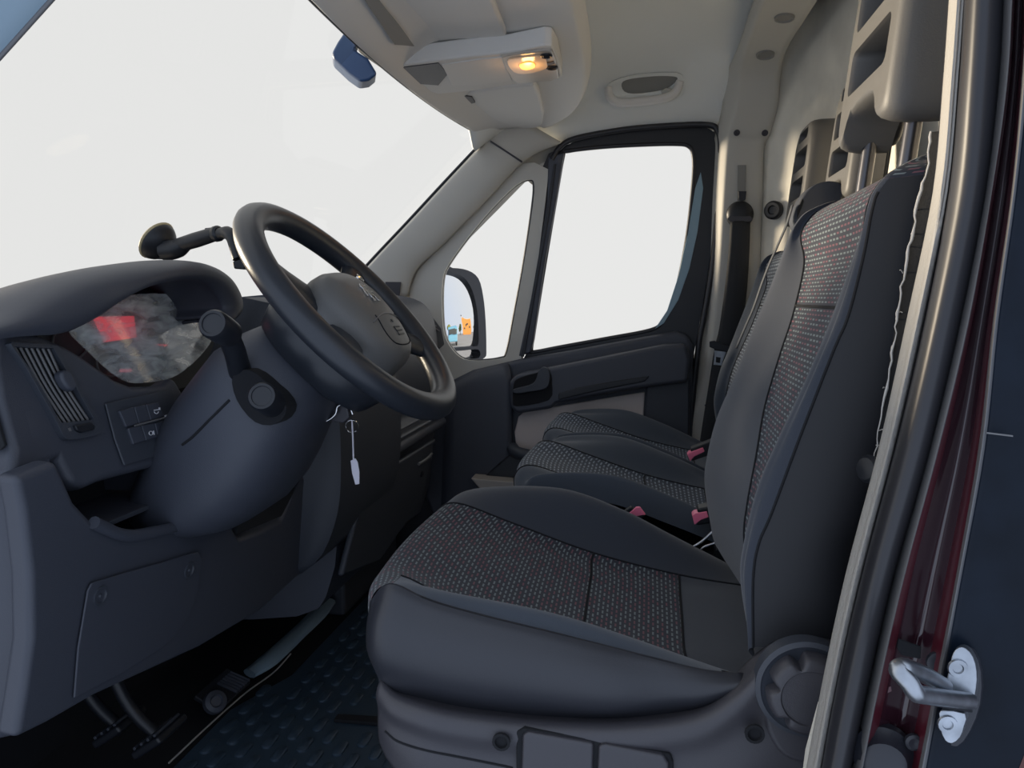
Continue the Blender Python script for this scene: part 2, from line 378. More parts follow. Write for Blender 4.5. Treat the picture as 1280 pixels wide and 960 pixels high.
# far A pillar trim
pA = sroot('trim_2', 'grey windscreen pillar trim running down to the passenger end of the dashboard', 'pillar trim', (-.6, 2.2, .6))
L1 = [(640, 142), (609, 173), (560, 225), (510, 279), (462, 330), (425, 372)]
L2 = [(700, 178), (655, 201), (605, 252), (555, 303), (520, 337), (507, 372)]
L3 = [(706, 186), (668, 214), (620, 262), (570, 312), (530, 347), (512, 400)]
rows = []
for k in range(6):
    a = P(*L1[k], 2.17); b = P(*L2[k], 2.19); c = P(*L3[k], 2.235)
    rows.append([a+V((-.02, .06, 0)), a, a.lerp(b, .2)+V((.0, -.012, 0)), a.lerp(b, .75)+V((0, -.012, 0)), b, b+V((0, .02, 0)), c+V((0, .02, 0))])
g = net(rows, 4, 5); hit_a = caster(g); gmesh('pillar_trim', g, m_trim, pA, solid=-.006)
tube('screen_edge_seal', [P(x-1.5, y-1, 2.172) for x, y in L1], .004, m_black, pA)
slab('tweeter_grille', [hit_a(x, y, .008) or P(x, y, 2.17) for x, y in ((482, 352), (501, 352), (499, 370), (486, 372))], (0, .004, 0), m_base, pA, bevel=.001)
slab('trim_joint', [hit_a(x, y, .0075) or P(x, y, 2.17) for x, y in ((614, 176), (652, 200), (651, 202), (613, 178))], (0, .004, 0), m_base, pA, bevel=0)
tube('header_edge_seal', [WS(0.012, .64+k*.15) for k in range(11)], .0035, m_black, pA)
# near A pillar, top left corner; its sky reflection is painted in as blue
pN = sroot('trim_3', 'grey windscreen pillar across the top left corner, sky reflection painted in as blue', 'pillar trim', (-.6, .62, .9))
a0, a1 = P(-60, 138, .62), P(190, -140, .62)
a0, a1 = a0-(a1-a0)*1.15, a1+(a1-a0)*.75
sec = [V((0, 0, 0)), V((.004, -.012, .010)), V((-.01, -.05, .05)), V((-.04, -.06, .08)), V((-.06, -.0, .03))]
loft('pillar_trim', [[a0+s for s in sec], [a1+s for s in sec]], m_strip, pN)
tube('pillar_edge_seal', [a0, a1], .0022, m_edge, pN)

# ---------------------------------------------------------------- passenger door
bk = slab('trim_corner', [P(x, y, YD+.05) for x, y in ((630, 205), (668, 176), (706, 172), (708, 186), (690, 216), (676, 240), (655, 222))], (0, .02, 0), m_trim, pA, bevel=0)
door = sroot('door_1', 'passenger door with grey window surround and dark armrest panel', 'door', (-.1, YD, .0))
win = cr2([(704, 194), (709, 189), (750, 184), (800, 181), (845, 180), (861, 183), (867, 195), (867, 225), (860, 290), (850, 345), (840, 382), (828, 403), (812, 413), (760, 423), (700, 434), (668, 440), (664, 437), (668, 410), (680, 335), (695, 245)], 3)
qwin = cr2([(663, 224), (668, 233), (665, 265), (655, 330), (643, 395), (634, 440), (626, 448), (600, 451), (580, 449), (566, 438), (555, 418), (552, 385), (553, 350), (560, 331), (585, 296), (615, 260), (645, 231)], 3)
frame = [(674, 218), (686, 192), (720, 176), (780, 165), (840, 160), (882, 159), (893, 165), (897, 185), (895, 240), (888, 320), (877, 390), (868, 440), (860, 540), (700, 540), (640, 470), (655, 447), (664, 430), (674, 350)]
pl = Plane((0, YD, 0), (0, 1, 0))
winf = cr2(win[::3], 1)
slab('window_frame', pl(frame), (0, .03, 0), m_black, door, [pl(win)], bevel=.004)
# inner rubber run around the glass and a pale strip that paints the reflection on its rear edge
def ringtube(name, L, Y, r, m, par): return tube(name, [P(x, y, Y) for x, y in L], r, m, par, 8, 4)
ringtube('glass_run', win+win[:1], YD+.004, .006, m_rub, door)
slab('reflection_strip', [P(x, y, YD-.002) for x, y in ((876, 215), (879, 235), (872, 290), (862, 335), (848, 375), (830, 404), (818, 412), (834, 388), (848, 345), (860, 290), (869, 235))], (0, .006, 0), mat('pale blue painted reflection', (.22, .34, .42), .3), door, bevel=.001)
ringtube('door_seal', [(690, 200), (700, 184), (720, 173), (780, 162), (840, 157), (884, 156), (897, 163), (901, 185), (899, 240), (892, 320), (881, 390), (872, 440), (862, 540)], YD-.012, .008, m_rub, door)
# quarter light surround (grey) with the dark divider post
qs = [(648, 205), (668, 203), (686, 212), (682, 250), (672, 330), (660, 405), (652, 449), (600, 462), (565, 478), (540, 470), (515, 445), (510, 400), (512, 362), (522, 338), (560, 298), (610, 246)]
slab('quarter_light_surround', [P(x, y, YD-.012) for x, y in qs], (0, .03, 0), m_trim, door, [[P(x, y, YD-.012) for x, y in qwin]], bevel=.007, segs=3)
ringtube('quarter_glass_seal', qwin+qwin[:1], YD+.004, .0055, m_rub, door)
slab('divider_post', [P(x, y, YD-.016) for x, y in ((685, 196), (705, 190), (697, 240), (680, 335), (667, 425), (663, 441), (648, 446), (658, 400), (672, 330), (684, 250))], (0, .03, 0), m_dash, door, bevel=.005)
slab('divider_seal', [P(x, y, YD-.02) for x, y in ((692, 205), (695, 205), (686, 270), (670, 360), (655, 446), (651, 446), (664, 372), (681, 275))], (0, .006, 0), m_black, door, bevel=.001)
gq = slab('window_3', [P(x, y, YD+.012) for x, y in qwin], (0, .004, 0), m_pane, None, bevel=0); struct(gq, 'fixed quarter light glass ahead of the passenger window', 'window')
gw = slab('window_2', [P(x, y, YD+.016) for x, y in win], (0, .004, 0), m_pane, None, bevel=0); struct(gw, 'side window glass of the passenger door', 'window')
# door card
card = [(545, 500), (560, 478), (590, 463), (650, 449), (720, 437), (790, 424), (845, 414), (860, 418), (867, 432), (866, 540), (860, 640), (700, 700), (560, 700), (530, 620)]
slab('door_card', [P(x, y, YD-.03) for x, y in card], (0, .05, 0), m_dash, door, bevel=.014, segs=3)
rows = []
for (a, b, c, d) in (((562, 482), (560, 500), (556, 560), (552, 640)), ((600, 464), (605, 485), (606, 560), (603, 640)), ((636, 455), (640, 478), (640, 560), (640, 650))):
    rows.append([P(*a, YD-.028), P(*b, YD-.05), P(*c, YD-.055), P(*d, YD-.04)])
gmesh('door_card_front', net(rows, 5, 4), m_dash, door, solid=-.01)
arm = [(636, 478), (645, 468), (690, 459), (760, 445), (830, 431), (858, 430), (863, 450), (860, 478), (806, 485), (740, 496), (696, 505), (690, 511), (645, 518), (638, 510)]
slab('armrest', [P(x, y, YD-.085) for x, y in arm], (0, .06, 0), m_dash, door, bevel=.012, segs=3)
slab('armrest_groove', [P(x, y, YD-.088) for x, y in ((698, 492), (720, 485), (770, 476), (812, 470), (806, 477), (745, 489), (698, 500))], (0, .01, 0), m_black, door, bevel=.003)
slab('handle_recess', [P(x, y, YD-.088) for x, y in cr2([(642, 480), (650, 472), (680, 464), (688, 466), (690, 480), (686, 500), (646, 508), (641, 500)], 3)], (0, .01, 0), m_deep, door, bevel=.002)
dh = slab('door_handle', [P(x, y, YD-.100) for x, y in cr2([(641, 487), (660, 482), (669, 476), (673, 464), (679, 459), (686, 463), (687, 476), (682, 486), (662, 490), (645, 492)], 3)], (0, .018, 0), m_dash2, door, bevel=.004)
slab('card_insert', [P(x, y, YD-.036) for x, y in ((648, 521), (656, 514), (696, 508), (806, 490), (804, 530), (798, 600), (690, 590), (645, 561), (643, 540))], (0, .012, 0), mat('warm grey door insert', (.62, .55, .52), .7, bump=.3), door, bevel=.003)
slab('card_pillar', [P(x, y, YD-.055) for x, y in ((808, 480), (862, 470), (862, 560), (830, 600), (803, 600))], (0, .03, 0), m_dash2, door, bevel=.006)
tube('pocket_rim', [P(640, 560, YD-.06), P(650, 567, YD-.085), P(690, 573, YD-.09), P(760, 580, YD-.09)], .018, m_dash2, door, 10)
slab('map_pocket', [P(x, y, YD-.07) for x, y in ((640, 565), (690, 572), (790, 585), (790, 640), (650, 640), (600, 600))], (0, .04, 0), m_black, door, bevel=.006)
# beige sill under the door, and the dark side of the footwell
sill = slab('trim_4', [P(x, y, 2.10) for x, y in ((588, 598), (660, 604), (720, 640), (615, 630))], (0, .08, 0), m_cream2, bevel=.004); struct(sill, 'beige door sill strip in the passenger footwell', 'sill')
wf = box('wall_right', (-.72, 2.29, .28), (.72, .06, .66), m_black, bevel=0); struct(wf, 'dark footwell side wall below the passenger windscreen pillar', 'wall')
wl = box('wall_front', (-1.05, 1.4, .36), (.06, 1.9, .74), m_deep, bevel=0); struct(wl, 'black firewall behind the dashboard', 'wall')

# ---------------------------------------------------------------- passenger door mirror outside
mir = thing('door_mirror', 'dark framed door mirror outside the quarter light, reflecting a van and an orange building', 'mirror', (-.62, 2.45, .7))
YM = 2.42
mo = cr2([(548, 338), (566, 335), (585, 338), (598, 348), (604, 370), (607, 400), (608, 436), (606, 447), (590, 452), (560, 450), (545, 440)], 3)
mi = cr2([(553, 341), (566, 341), (580, 347), (590, 362), (596, 385), (598, 410), (598, 430), (592, 433), (575, 434), (562, 436), (554, 430), (551, 385)], 3)
mi2 = cr2([(564, 440), (580, 438), (598, 437), (599, 447), (582, 449), (569, 447)], 3)
# convex mirror glass, facing so that the camera sees the road behind the van
cM = P(575, 390, YM); din = (cM-C_).normalized(); tgt = V((.90, .43, .13)).normalized(); nM = (tgt-din).normalized()
RM_ = .80; OM = cM-nM*(RM_+.003)
def mirror_hit(px, py):
    d = ray(px, py).normalized(); oc = C_-OM; bq = oc.dot(d); return C_+d*(-bq-math.sqrt(bq*bq-(oc.dot(oc)-RM_*RM_)))
pm = Plane(cM, nM)
slab('mirror_housing', pm(mo), -nM*.05, m_dash, mir, [pm(mi), pm(mi2)], bevel=.006, segs=3)
for L in (mi, mi2):
    mx_, my_ = sum(p[0] for p in L)/len(L), sum(p[1] for p in L)/len(L)
    gmesh('mirror_glass', [[mirror_hit(mx_+(p[0]-mx_)*k, my_+(p[1]-my_)*k) for p in L+L[:1]] for k in (.02, .3, .55, .8, 1.0, 1.06)], m_mir, mir)
slab('housing_back', [p-nM*.048 for p in pm(mo)], -nM*.03, m_shell, mir, bevel=.008)
tube('mirror_arm', [P(560, 452, 2.42), P(560, 470, 2.34), P(560, 480, 2.26)], .03, m_dash, mir)

# ================================================================ DASHBOARD
dash = thing('dashboard', 'dark grey van dashboard with instrument hood, vents and open storage trays', 'dashboard', (-.75, 1.35, .5))
def prof_loft(name, secs, m, par=dash, **k):       # secs: list of (Y, [(x,z)...])
    return loft(name, [[V((x, Y, z)) for x, z in pr] for Y, pr in secs], m, par, **k)
pf = [(-1.0, .70), (-.80, .765), (-.70, .775), (-.655, .765), (-.625, .73), (-.605, .66), (-.595, .58), (-.585, .48), (-.587, .42), (-.60, .375), (-.64, .345), (-.72, .335), (-1.0, .33)]
cx, cz = -.80, .48
def shrink(pr, k): return [(cx+(x-cx)*k, cz+(z-cz)*k) for x, z in pr]
pf2 = [(p.x, p.y) for p in cr([V((a, b, 0)) for a, b in pf], 3)]
prof_loft('end_panel', [(.645, shrink(pf2, .80)), (.647, shrink(pf2, .90)), (.653, shrink(pf2, .965)), (.662, shrink(pf2, .99)), (.674, pf2), (.690, pf2)], m_dash)
core = [(x-.10 if x > -.9 else x, z) for x, z in pf2]
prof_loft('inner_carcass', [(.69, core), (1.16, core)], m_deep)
pp = [(-1.0, .735), (-.85, .785), (-.70, .805), (-.63, .80), (-.585, .78), (-.56, .74), (-.55, .66), (-.56, .55), (-.575, .515), (-.545, .485), (-.53, .470), (-.532, .455), (-.56, .445), (-.57, .36), (-.59, .25), (-.66, .18), (-1.0, .15)]
pp2 = [(p.x, p.y) for p in cr([V((a, b, 0)) for a, b in pp], 3)]
prof_loft('passenger_side_body', [(1.36, pp2), (2.02, pp2), (2.06, [(x-.015, z) for x, z in pp2]), (2.09, [(x-.05, z) for x, z in pp2])], m_dash)
# end vent at the passenger side
pv = Plane((-.56, 2.06, .74), (.80, -.60, .2))
slab('side_vent', pv([(513, 386), (530, 388), (548, 412), (552, 432), (545, 438), (520, 405)]), (.012, -.008, .004), m_dash2, dash, bevel=.004)
for k in range(5): a = (517+k*5, 392+k*5); b = (528+k*4, 392+k*6); tube('vent_slat', [pv.p(*a)+V((.015, -.012, .005)), pv.p(*b)+V((.015, -.012, .005))], .0022, m_edge, dash, 6)
# glove box face lines and its handle
PG = Plane((-.555, 1.6, .35), (1, 0, -.15))
gl_ = slab('glovebox_lid', PG([(540, 548), (533, 560), (520, 640), (500, 655), (468, 700), (420, 720), (440, 640), (470, 590)]), (.014, 0, 0), m_dash2, dash, bevel=.006)
tube('glovebox_handle', [PG.p(514, 580)+V((.018, 0, 0)), PG.p(522, 573)+V((.024, 0, 0)), PG.p(531, 567)+V((.018, 0, 0))], .004, m_edge, gl_, 8)
lathe('glovebox_lock', PG.p(520, 592)+V((.012, 0, 0)), (1, 0, -.15), ((0, .008), (.006, .008), (.006, .005), (.003, 0)), m_black, gl_, 16)
for k, (y0, dx) in enumerate(((.500, -.545), (.486, -.535))):
    tube('tray_ridge', [V((dx, 1.38, y0)), V((dx, 2.02, y0))], .004, m_dash, dash, 6)
cs = [(p.x, p.y) for p in cr([V((a, b, 0)) for a, b in [(-.66, .80), (-.56, .775), (-.525, .72), (-.515, .60), (-.515, .48), (-.53, .40), (-.57, .33), (-.66, .29), (-.9, .27), (-.95, .5)]], 3)]
prof_loft('centre_stack', [(1.235, [(x-.02, z) for x, z in cs]), (1.245, cs), (1.58, cs), (1.59, [(x-.02, z) for x, z in cs])], m_dash2)

# driver pod: face plate with vent and switches
PP = Plane((-.605, .80, .66), (1, 0, .22))
off = PP.n
def lift(L, d): return [p+off*d for p in L]
pod = [(-2, 411), (20, 413), (55, 419), (84, 432), (104, 444), (122, 457), (146, 474), (166, 482), (190, 482), (206, 479), (218, 470), (236, 500), (238, 560), (218, 577), (160, 592), (128, 601), (108, 610), (92, 606), (84, 594), (74, 574), (40, 588), (13, 596), (17, 562), (8, 530), (0, 500), (-8, 450)]
slab('face_plate', PP(pod), -off*.03, m_dash, dash, bevel=.009, segs=4)
vo = cr2([(6, 431), (20, 430), (60, 433), (70, 440), (95, 490), (121, 530), (122, 540), (112, 546), (82, 551), (72, 545), (60, 522), (25, 460)], 3)
vi = [(11, 435), (60, 437), (82, 475), (110, 524), (108, 526), (69, 530), (50, 495), (30, 462)]
vb = slab('vent_bezel', lift(PP(vo), .007), -off*.010, m_dash2, dash, [lift(PP(vi), .007)], bevel=.0025)
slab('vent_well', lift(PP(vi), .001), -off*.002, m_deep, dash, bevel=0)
for k in range(7):
    t = (k+.5)/7; a = (11+(60-11)*t, 435+2*t); c = (69+(109-69)*t, 530-5*t); b = ((a[0]+c[0])/2+(1.5 if k < 6 else 0)-4+2*abs(t-.5), (a[1]+c[1])/2+1)
    tube('vent_slat', lift(PP([a, b, c]), .0035), .0014, m_edge, vb, 6, 6)
kb = lift(PP(cr2([(59, 470), (64, 466), (71, 468), (77, 478), (80, 487), (76, 492), (68, 489), (61, 479)], 3)), .006)
slab('vent_knob', kb, off*.012, m_dash, vb, bevel=.004, segs=3)
slab('thumb_wheel', lift(PP([(83, 534), (104, 530), (109, 535), (108, 539), (92, 543), (86, 540)]), .006), off*.005, m_black, vb, bevel=.0015)
slab('thumb_wheel_mark', lift(PP([(77, 537), (80, 536), (82, 540), (79, 541)]), .0072), off*.0006, m_edge, dash, bevel=0)
# switch bank
spn = slab('switch_panel', lift(PP([(128, 505), (212, 486), (222, 528), (222, 562), (152, 583), (140, 550)]), .0015), off*.003, m_dash2, dash, bevel=.002)
btn = [[(142, 515), (160, 510), (166, 531), (151, 535)], [(161, 510), (175, 507), (181, 527), (167, 531)], [(176, 507), (191, 504), (199, 522), (182, 527)],
       [(153, 537), (169, 533), (175, 552), (160, 557)], [(170, 533), (186, 530), (190, 548), (176, 552)], [(187, 530), (205, 526), (210, 543), (191, 548)]]
for b in btn: slab('switch_button', lift(PP(b), .004), off*.004, m_dash, spn, bevel=.0012)
tube('switch_rail', lift(PP([(160, 534), (198, 524)]), .0095), .0012, m_edge, spn, 6)
def flat(name, L, d, m=m_icon): return slab(name, lift(PP(L), d), off*.0004, m, spn, bevel=0)
flat('printed_mark', [(201, 520), (211, 518), (211, 521), (202, 523)], .0048)
def pring(name, c, r, d, m=m_icon, a0=0, a1=360):
    n = 14; q = [PP.p(c[0]+r*math.cos(math.radians(a0+(a1-a0)*k/n)), c[1]+r*math.sin(math.radians(a0+(a1-a0)*k/n)))+off*d for k in range(n+1)]
    return tube(name, q, .0004, m, spn, 5, smooth=False)
pring('lamp_icon', (188, 516), 2.6, .0085, a0=0, a1=180); flat('printed_mark', [(191, 511), (193, 511), (193, 514), (191, 514)], .0082)
flat('printed_mark', [(185, 514), (191, 513), (191, 514), (185, 515)], .0082)
pring('fog_icon', (181, 543), 2.4, .0085); flat('printed_mark', [(184, 540), (185, 540), (185.6, 545), (184.6, 545)], .0082)
pring('beam_icon', (197, 537), 2.6, .0085, a0=60, a1=300); flat('printed_mark', [(200, 538), (203, 538), (203, 541), (201, 541)], .0082)
# door edge vent seen in the end panel
pe = Plane((0, .644, 0), (0, 1, 0))
slab('end_vent', pe([(-40, 500), (-6, 505), (10, 556), (4, 562), (-40, 570)]), (0, -.004, 0), m_deep, dash, bevel=.001)

# instrument hood
ho = [(-60, 425), (-20, 412), (10, 400), (35, 387), (62, 373), (100, 356), (140, 344), (180, 336), (220, 331), (250, 331), (272, 337), (290, 350), (300, 366), (303, 380), (299, 391), (284, 401)]
hi = [(-50, 432), (-10, 420), (20, 416), (45, 414), (72, 412), (95, 405), (120, 392), (145, 375), (170, 360), (200, 350), (230, 346), (250, 348), (265, 356), (276, 370), (282, 386), (279, 399)]
PH = Plane((-.600, .9, .78), (1, 0, .12))
rows = []
for a, b in zip(ho, hi):
    A, B = PH.p(*a), PH.p(*b); mdl = A.lerp(B, .5)
    rows.append([V((-.90, A.y, min(A.z-.075, .765))), A+V((-.15, 0, -.022)), A+V((-.06, 0, .000)), A+V((-.008, 0, 0)), mdl+V((.008, 0, 0)), B, B+V((-.015, 0, .001)), B+V((-.09, 0, -.004))])
gmesh('instrument_hood', net(rows, 4, 4), m_dash, dash, solid=-.004)
hb = [p+V((-.055, 0, -.001)) for p in PH(hi)]
# cluster
PCn = Plane((-.665, .9, .74), (1, 0, .25))
lens = cr2([(86, 411), (110, 398), (135, 380), (165, 369), (200, 367), (235, 371), (262, 385), (270, 405), (262, 430), (240, 455), (215, 472), (185, 478), (162, 478), (140, 466), (112, 440)], 3)
lz = slab('cluster_lens', PCn(lens), (-.002, 0, 0), m_clear, dash, bevel=0)
back = [(60, 400), (130, 350), (260, 350), (300, 400), (270, 480), (200, 500), (120, 480)]
slab('dial_face', [p+V((-.03, 0, 0)) for p in PCn(back)], (-.004, 0, 0), m_dial, dash, bevel=0)
def dialp(px, py, d=.026): return PCn.p(px, py)+V((-d, 0, 0))
slab('red_display', [dialp(*q) for q in ((138, 396), (187, 395), (191, 422), (152, 428))], (.002, 0, 0), m_lcd, dash, bevel=0)
for cxp, cyp, rx in ((112, 428, 22), (222, 410, 34), (206, 455, 16), (160, 455, 16)):
    tube('dial_ring', [dialp(cxp+rx*math.cos(k*.314), cyp+rx*math.sin(k*.314)) for k in range(21)], .0016, m_edge, dash, 6, smooth=False)
slab('dial_needle', [dialp(*q, .022) for q in ((212, 430), (226, 431), (226, 433), (212, 432))], (.001, 0, 0), m_lcd, dash, bevel=0)
slab('warning_lamp', [dialp(*q, .022) for q in ((168, 462), (182, 461), (182, 465), (169, 466))], (.001, 0, 0), m_lcd, dash, bevel=0)

# knee panel with cover flap
PK = Plane((-.585, .8, .42), (1, 0, -.10)); ko = PK.n
knee = [(20, 597), (40, 589), (72, 576), (79, 592), (95, 628), (120, 655), (150, 668), (180, 667), (230, 655), (279, 641), (287, 645), (293, 662), (300, 673), (326, 664), (352, 649), (361, 630), (366, 605), (373, 598), (420, 580), (436, 574), (444, 590), (424, 650), (385, 710), (325, 765), (250, 810), (120, 870), (60, 905), (20, 925), (30, 865), (39, 800), (38, 720), (29, 640)]
slab('knee_panel', PK(knee), -ko*.025, m_dash, dash, bevel=.008, segs=4)
tube('tray_lip', [p+ko*.002 for p in PK([(115, 653), (150, 668), (180, 667), (230, 655), (279, 641)])], .007, m_dash, dash, 10)
fo = [(105, 738), (110, 728), (150, 716), (200, 702), (244, 689), (248, 697), (244, 735), (232, 772), (205, 805), (150, 840), (88, 872), (93, 810)]
cf = slab('cover_flap', [p+ko*.002 for p in PK(fo)], ko*.003, m_dash, dash, bevel=.0015)
for q in ((120, 744), (232, 712)):
    c = PK.p(*q)+ko*.004; lathe('flap_screw', c, ko, ((0, .011), (.003, .011), (.003, .008), (.0005, .007), (.0005, .003), (.003, .002), (.003, 0)), m_dash2, cf, 18)
slab('cubby_floor', [V((-.60, .70, .545)), V((-.60, .93, .545)), V((-.70, .93, .545)), V((-.70, .70, .545))], (0, 0, -.006), m_dash2, dash, bevel=.001)
slab('cubby_divider', [V((-.605, .885, .55)), V((-.61, .885, .62)), V((-.70, .885, .62)), V((-.70, .885, .55))], (0, .006, 0), m_dash, dash, bevel=.001)
slab('pocket_floor', PK([(296, 668), (352, 645), (380, 590), (300, 610)]), -ko*.006, m_deep, dash, bevel=0)

# steering column shroud, part of the dashboard assembly
A0 = V((.678, 0, -.735)); N0 = V((.735, 0, .678)); W0 = V((-.370, .95, .783))
rings = []
for s, ry, ru, rd, dx, dz in ((-.075, .055, .045, .045, 0, 0), (-.085, .076, .058, .058, 0, 0), (-.11, .092, .068, .070, 0, 0), (-.15, .106, .076, .082, 0, 0), (-.165, .113, .080, .088, -.012, -.022), (-.175, .117, .082, .092, -.028, -.045), (-.18, .120, .080, .088, -.050, -.075), (-.18, .122, .070, .075, -.080, -.110), (-.18, .118, .055, .055, -.11, -.135), (-.18, .10, .03, .03, -.14, -.150)):
    c = W0+N0*s+V((dx, -.005-dz*.14, dz)); rg = []
    for k in range(28):
        t = 2*math.pi*k/28; cu, su = math.cos(t), math.sin(t)
        e = .68
        y = ry*math.copysign(abs(cu)**e, cu); v = math.copysign(abs(su)**e, su)
        rg.append(c+V((0, y, 0))-A0*(v*(ru if v > 0 else rd)))
    rings.append(rg)
loft('column_shroud', rings, m_dash, dash)
sc_ = [(287, 500), (272, 515), (255, 532), (240, 547), (228, 556)]
hit_s = caster([r+r[:1] for r in rings])
sl_ = [hit_s(x, y, .0003) for x, y in sc_]
tube('shroud_joint', [p for p in sl_ if p], .0016, m_deep, dash, 6)
# stalks
def stalk(pts, rad, nm):
    tube(nm, pts[:-1], rad, m_black, dash, 14, 8)
    e, d = pts[-1], (pts[-1]-pts[-2]).normalized()
    lathe('stalk_knob', pts[-2]-d*.012, d, ((0, rad[-1]*.95), (.006, .0155), (.022, .0165), ((e-pts[-2]).length+.008, .0165), ((e-pts[-2]).length+.012, .0145), ((e-pts[-2]).length+.012, .0115), ((e-pts[-2]).length+.0105, .011), ((e-pts[-2]).length+.0105, 0)), m_black, dash, 24)
stalk([P(322, 495, .90), P(303, 470, .86), P(293, 438, .825), P(283, 415, .80), P(265, 404, .765)], [.016, .015, .013, .0125, .0125], 'indicator_stalk')
stalk([P(352, 512, .92), P(343, 506, .85), P(327, 495, .79)], [.020, .019], 'wiper_stalk')
slab('stalk_slot', [p for p in cr([P(290, 470, .838), P(312, 462, .835), P(340, 485, .835), P(358, 510, .835), P(345, 530, .835), P(318, 528, .835), P(295, 500, .835)], 3, True)], (0, .03, 0), m_deep, dash, bevel=.002)

# ================================================================ STEERING WHEEL
sw = thing('steering_wheel', 'black four spoke steering wheel with a worn rim in front of the driver seat', 'steering wheel', W0)
E2 = V((0, 1, 0))
def wp(a, r, h=0): t = math.radians(a); return W0+(A0*math.cos(t)+E2*math.sin(t))*r+N0*h   # angle from the bottom of the wheel
RW = .163
rs = []
for k in range(72):
    t = 360*k/72; rr_ = []
    for s in range(14):
        q = 2*math.pi*s/14; rr_.append(wp(t, RW+.0185*math.cos(q), .0165*math.sin(q)))
    rs.append(rr_)
rs.append(rs[0]); loft('rim', rs, m_wheel, sw, caps=False)
# pad: rounded shield with a raised face
def shield(sc, h, dx=0):
    o = []
    for a, r in ((0, .098), (22, .100), (45, .096), (68, .092), (90, .094), (115, .104), (135, .108), (155, .098), (180, .092), (205, .098), (225, .108), (245, .104), (270, .094), (292, .092), (315, .096), (338, .100)):
        o.append(wp(a, r*sc*.80, h-.006)+A0*(dx+.016))
    return cr(o, 3, True)
pad = loft('airbag_pad', [shield(.92, -.028), shield(1.0, -.018), shield(1.0, .004), shield(.96, .016), shield(.86, .026), shield(.6, .033), shield(.2, .036)], m_pad, sw)
loft('hub_shroud', [shield(1.12, -.024), shield(1.22, -.042), shield(1.12, -.072), shield(.8, -.085)], m_wheel, sw)
for a in (62, -62, 118, -118):
    t = math.radians(a); rad = A0*math.cos(t)+E2*math.sin(t); tan = -A0*math.sin(t)+E2*math.cos(t); rs = []
    for r, hw, th, h in ((.05, .030, .011, -.016), (.085, .026, .011, -.012), (.115, .020, .010, -.007), (.145, .022, .010, -.003), (.163, .024, .008, 0)):
        rs.append([W0+rad*r+tan*(hw*math.cos(k*math.pi/6))+N0*(h+th*math.sin(k*math.pi/6)) for k in range(12)])
    loft('spoke', rs, m_wheel, sw)
# pad details: split line, embossed text bars and the lion emblem
pr_ = [shield(1.0, .004), shield(.96, .016), shield(.86, .026), shield(.6, .033), shield(.2, .036), shield(.001, .0362)]
pv_ = [p for r in pr_ for p in r]; pn_ = len(pr_[0])
pt_ = BVHTree.FromPolygons(pv_, [(a*pn_+k, a*pn_+(k+1) % pn_, (a+1)*pn_+(k+1) % pn_, (a+1)*pn_+k) for a in range(len(pr_)-1) for k in range(pn_)])
def padp(u, v, lift=.0003):
    o = W0+A0*(u*.8+.016)+E2*(v*.8)
    h = pt_.ray_cast(o+N0*.2, -N0)[0]
    return h+N0*lift
def curve_on_pad(L, n=5): return [padp(p.x, p.y) for p in cr([V((a, b, 0)) for a, b in L], n)]
tube('pad_line', curve_on_pad([(.030, -.062), (.022, -.03), (.020, 0), (.022, .03), (.030, .062)]), .0010, m_edge, pad, 6, smooth=False)
tube('pad_line', curve_on_pad([(.020, -.045), (.05, -.048), (.072, -.036), (.078, 0), (.072, .036), (.05, .048), (.020, .045)]), .0009, m_deep, pad, 6, smooth=False)
for u in (.046, .053, .060): slab('embossed_bar', [padp(u, -.012), padp(u, .014), padp(u+.0022, .014), padp(u+.0022, -.012)], N0*.0010, m_icongrey, pad, bevel=0)
slab('embossed_bar', [padp(.046, -.012), padp(.0622, -.012), padp(.0622, -.0095), padp(.046, -.0095)], N0*.0010, m_icongrey, pad, bevel=0)
slab('embossed_bar', [padp(.033, -.004), padp(.033, .004), padp(.038, 0)], N0*.0010, m_icongrey, pad, bevel=0)
lion = [(-2, -14), (2, -14), (5, -11), (10, -12), (12, -9), (7, -7), (5, -5), (12, -3), (13, 0), (7, 0), (5, 2), (9, 6), (8, 12), (12, 14), (4, 14), (4, 8), (0, 5), (-3, 9), (-2, 14), (-9, 14), (-6, 9), (-7, 3), (-4, -3), (-9, 1), (-12, 7), (-14, 6), (-10, -2), (-6, -6), (-7, -10)]
slab('lion_emblem', [padp(-.024+y*.0014, x*.0014) for x, y in lion], N0*.0025, m_chrome, pad, bevel=.0005)
lathe('rim_rivet', wp(118, .105, .0), N0, ((0, .007), (.012, .007), (.014, 0)), m_chrome, sw, 12)

# ---------------------------------------------------------------- key in the ignition
kc = P(425, 512, .98)
key = thing('ignition_key', 'car key in the ignition with a white paper tag hanging on a cord', 'key', kc)
lathe('ignition_lock', kc+V((-.055, -.01, 0)), (1, -.1, .1), ((0, .026), (.02, .026), (.03, .020), (.030, 0)), m_black, key, 20)
slab('key_head', [kc+V(q) for q in ((-.022, -.006, .010), (0, -.008, .013), (.014, -.008, .008), (.016, -.006, -.010), (.006, -.006, -.018), (-.02, -.006, -.014))], (0, .012, 0), m_base, key, bevel=.003)
tube('key_edge', [P(x, y, .965) for x, y in ((392, 528), (408, 526), (419, 518), (422, 508), (430, 506), (438, 511), (441, 518))], .0018, m_chrome, key, 8)
tube('key_ring', [P(440+8*math.cos(k*.52), 533+8*math.sin(k*.52), .965+.004*math.sin(k*.52)) for k in range(13)], .0010, m_chrome, key, 6)
tube('tag_cord', [P(440, 525, .962), P(441, 545, .962), P(442, 576, .962)], .0011, m_tag, key, 6)
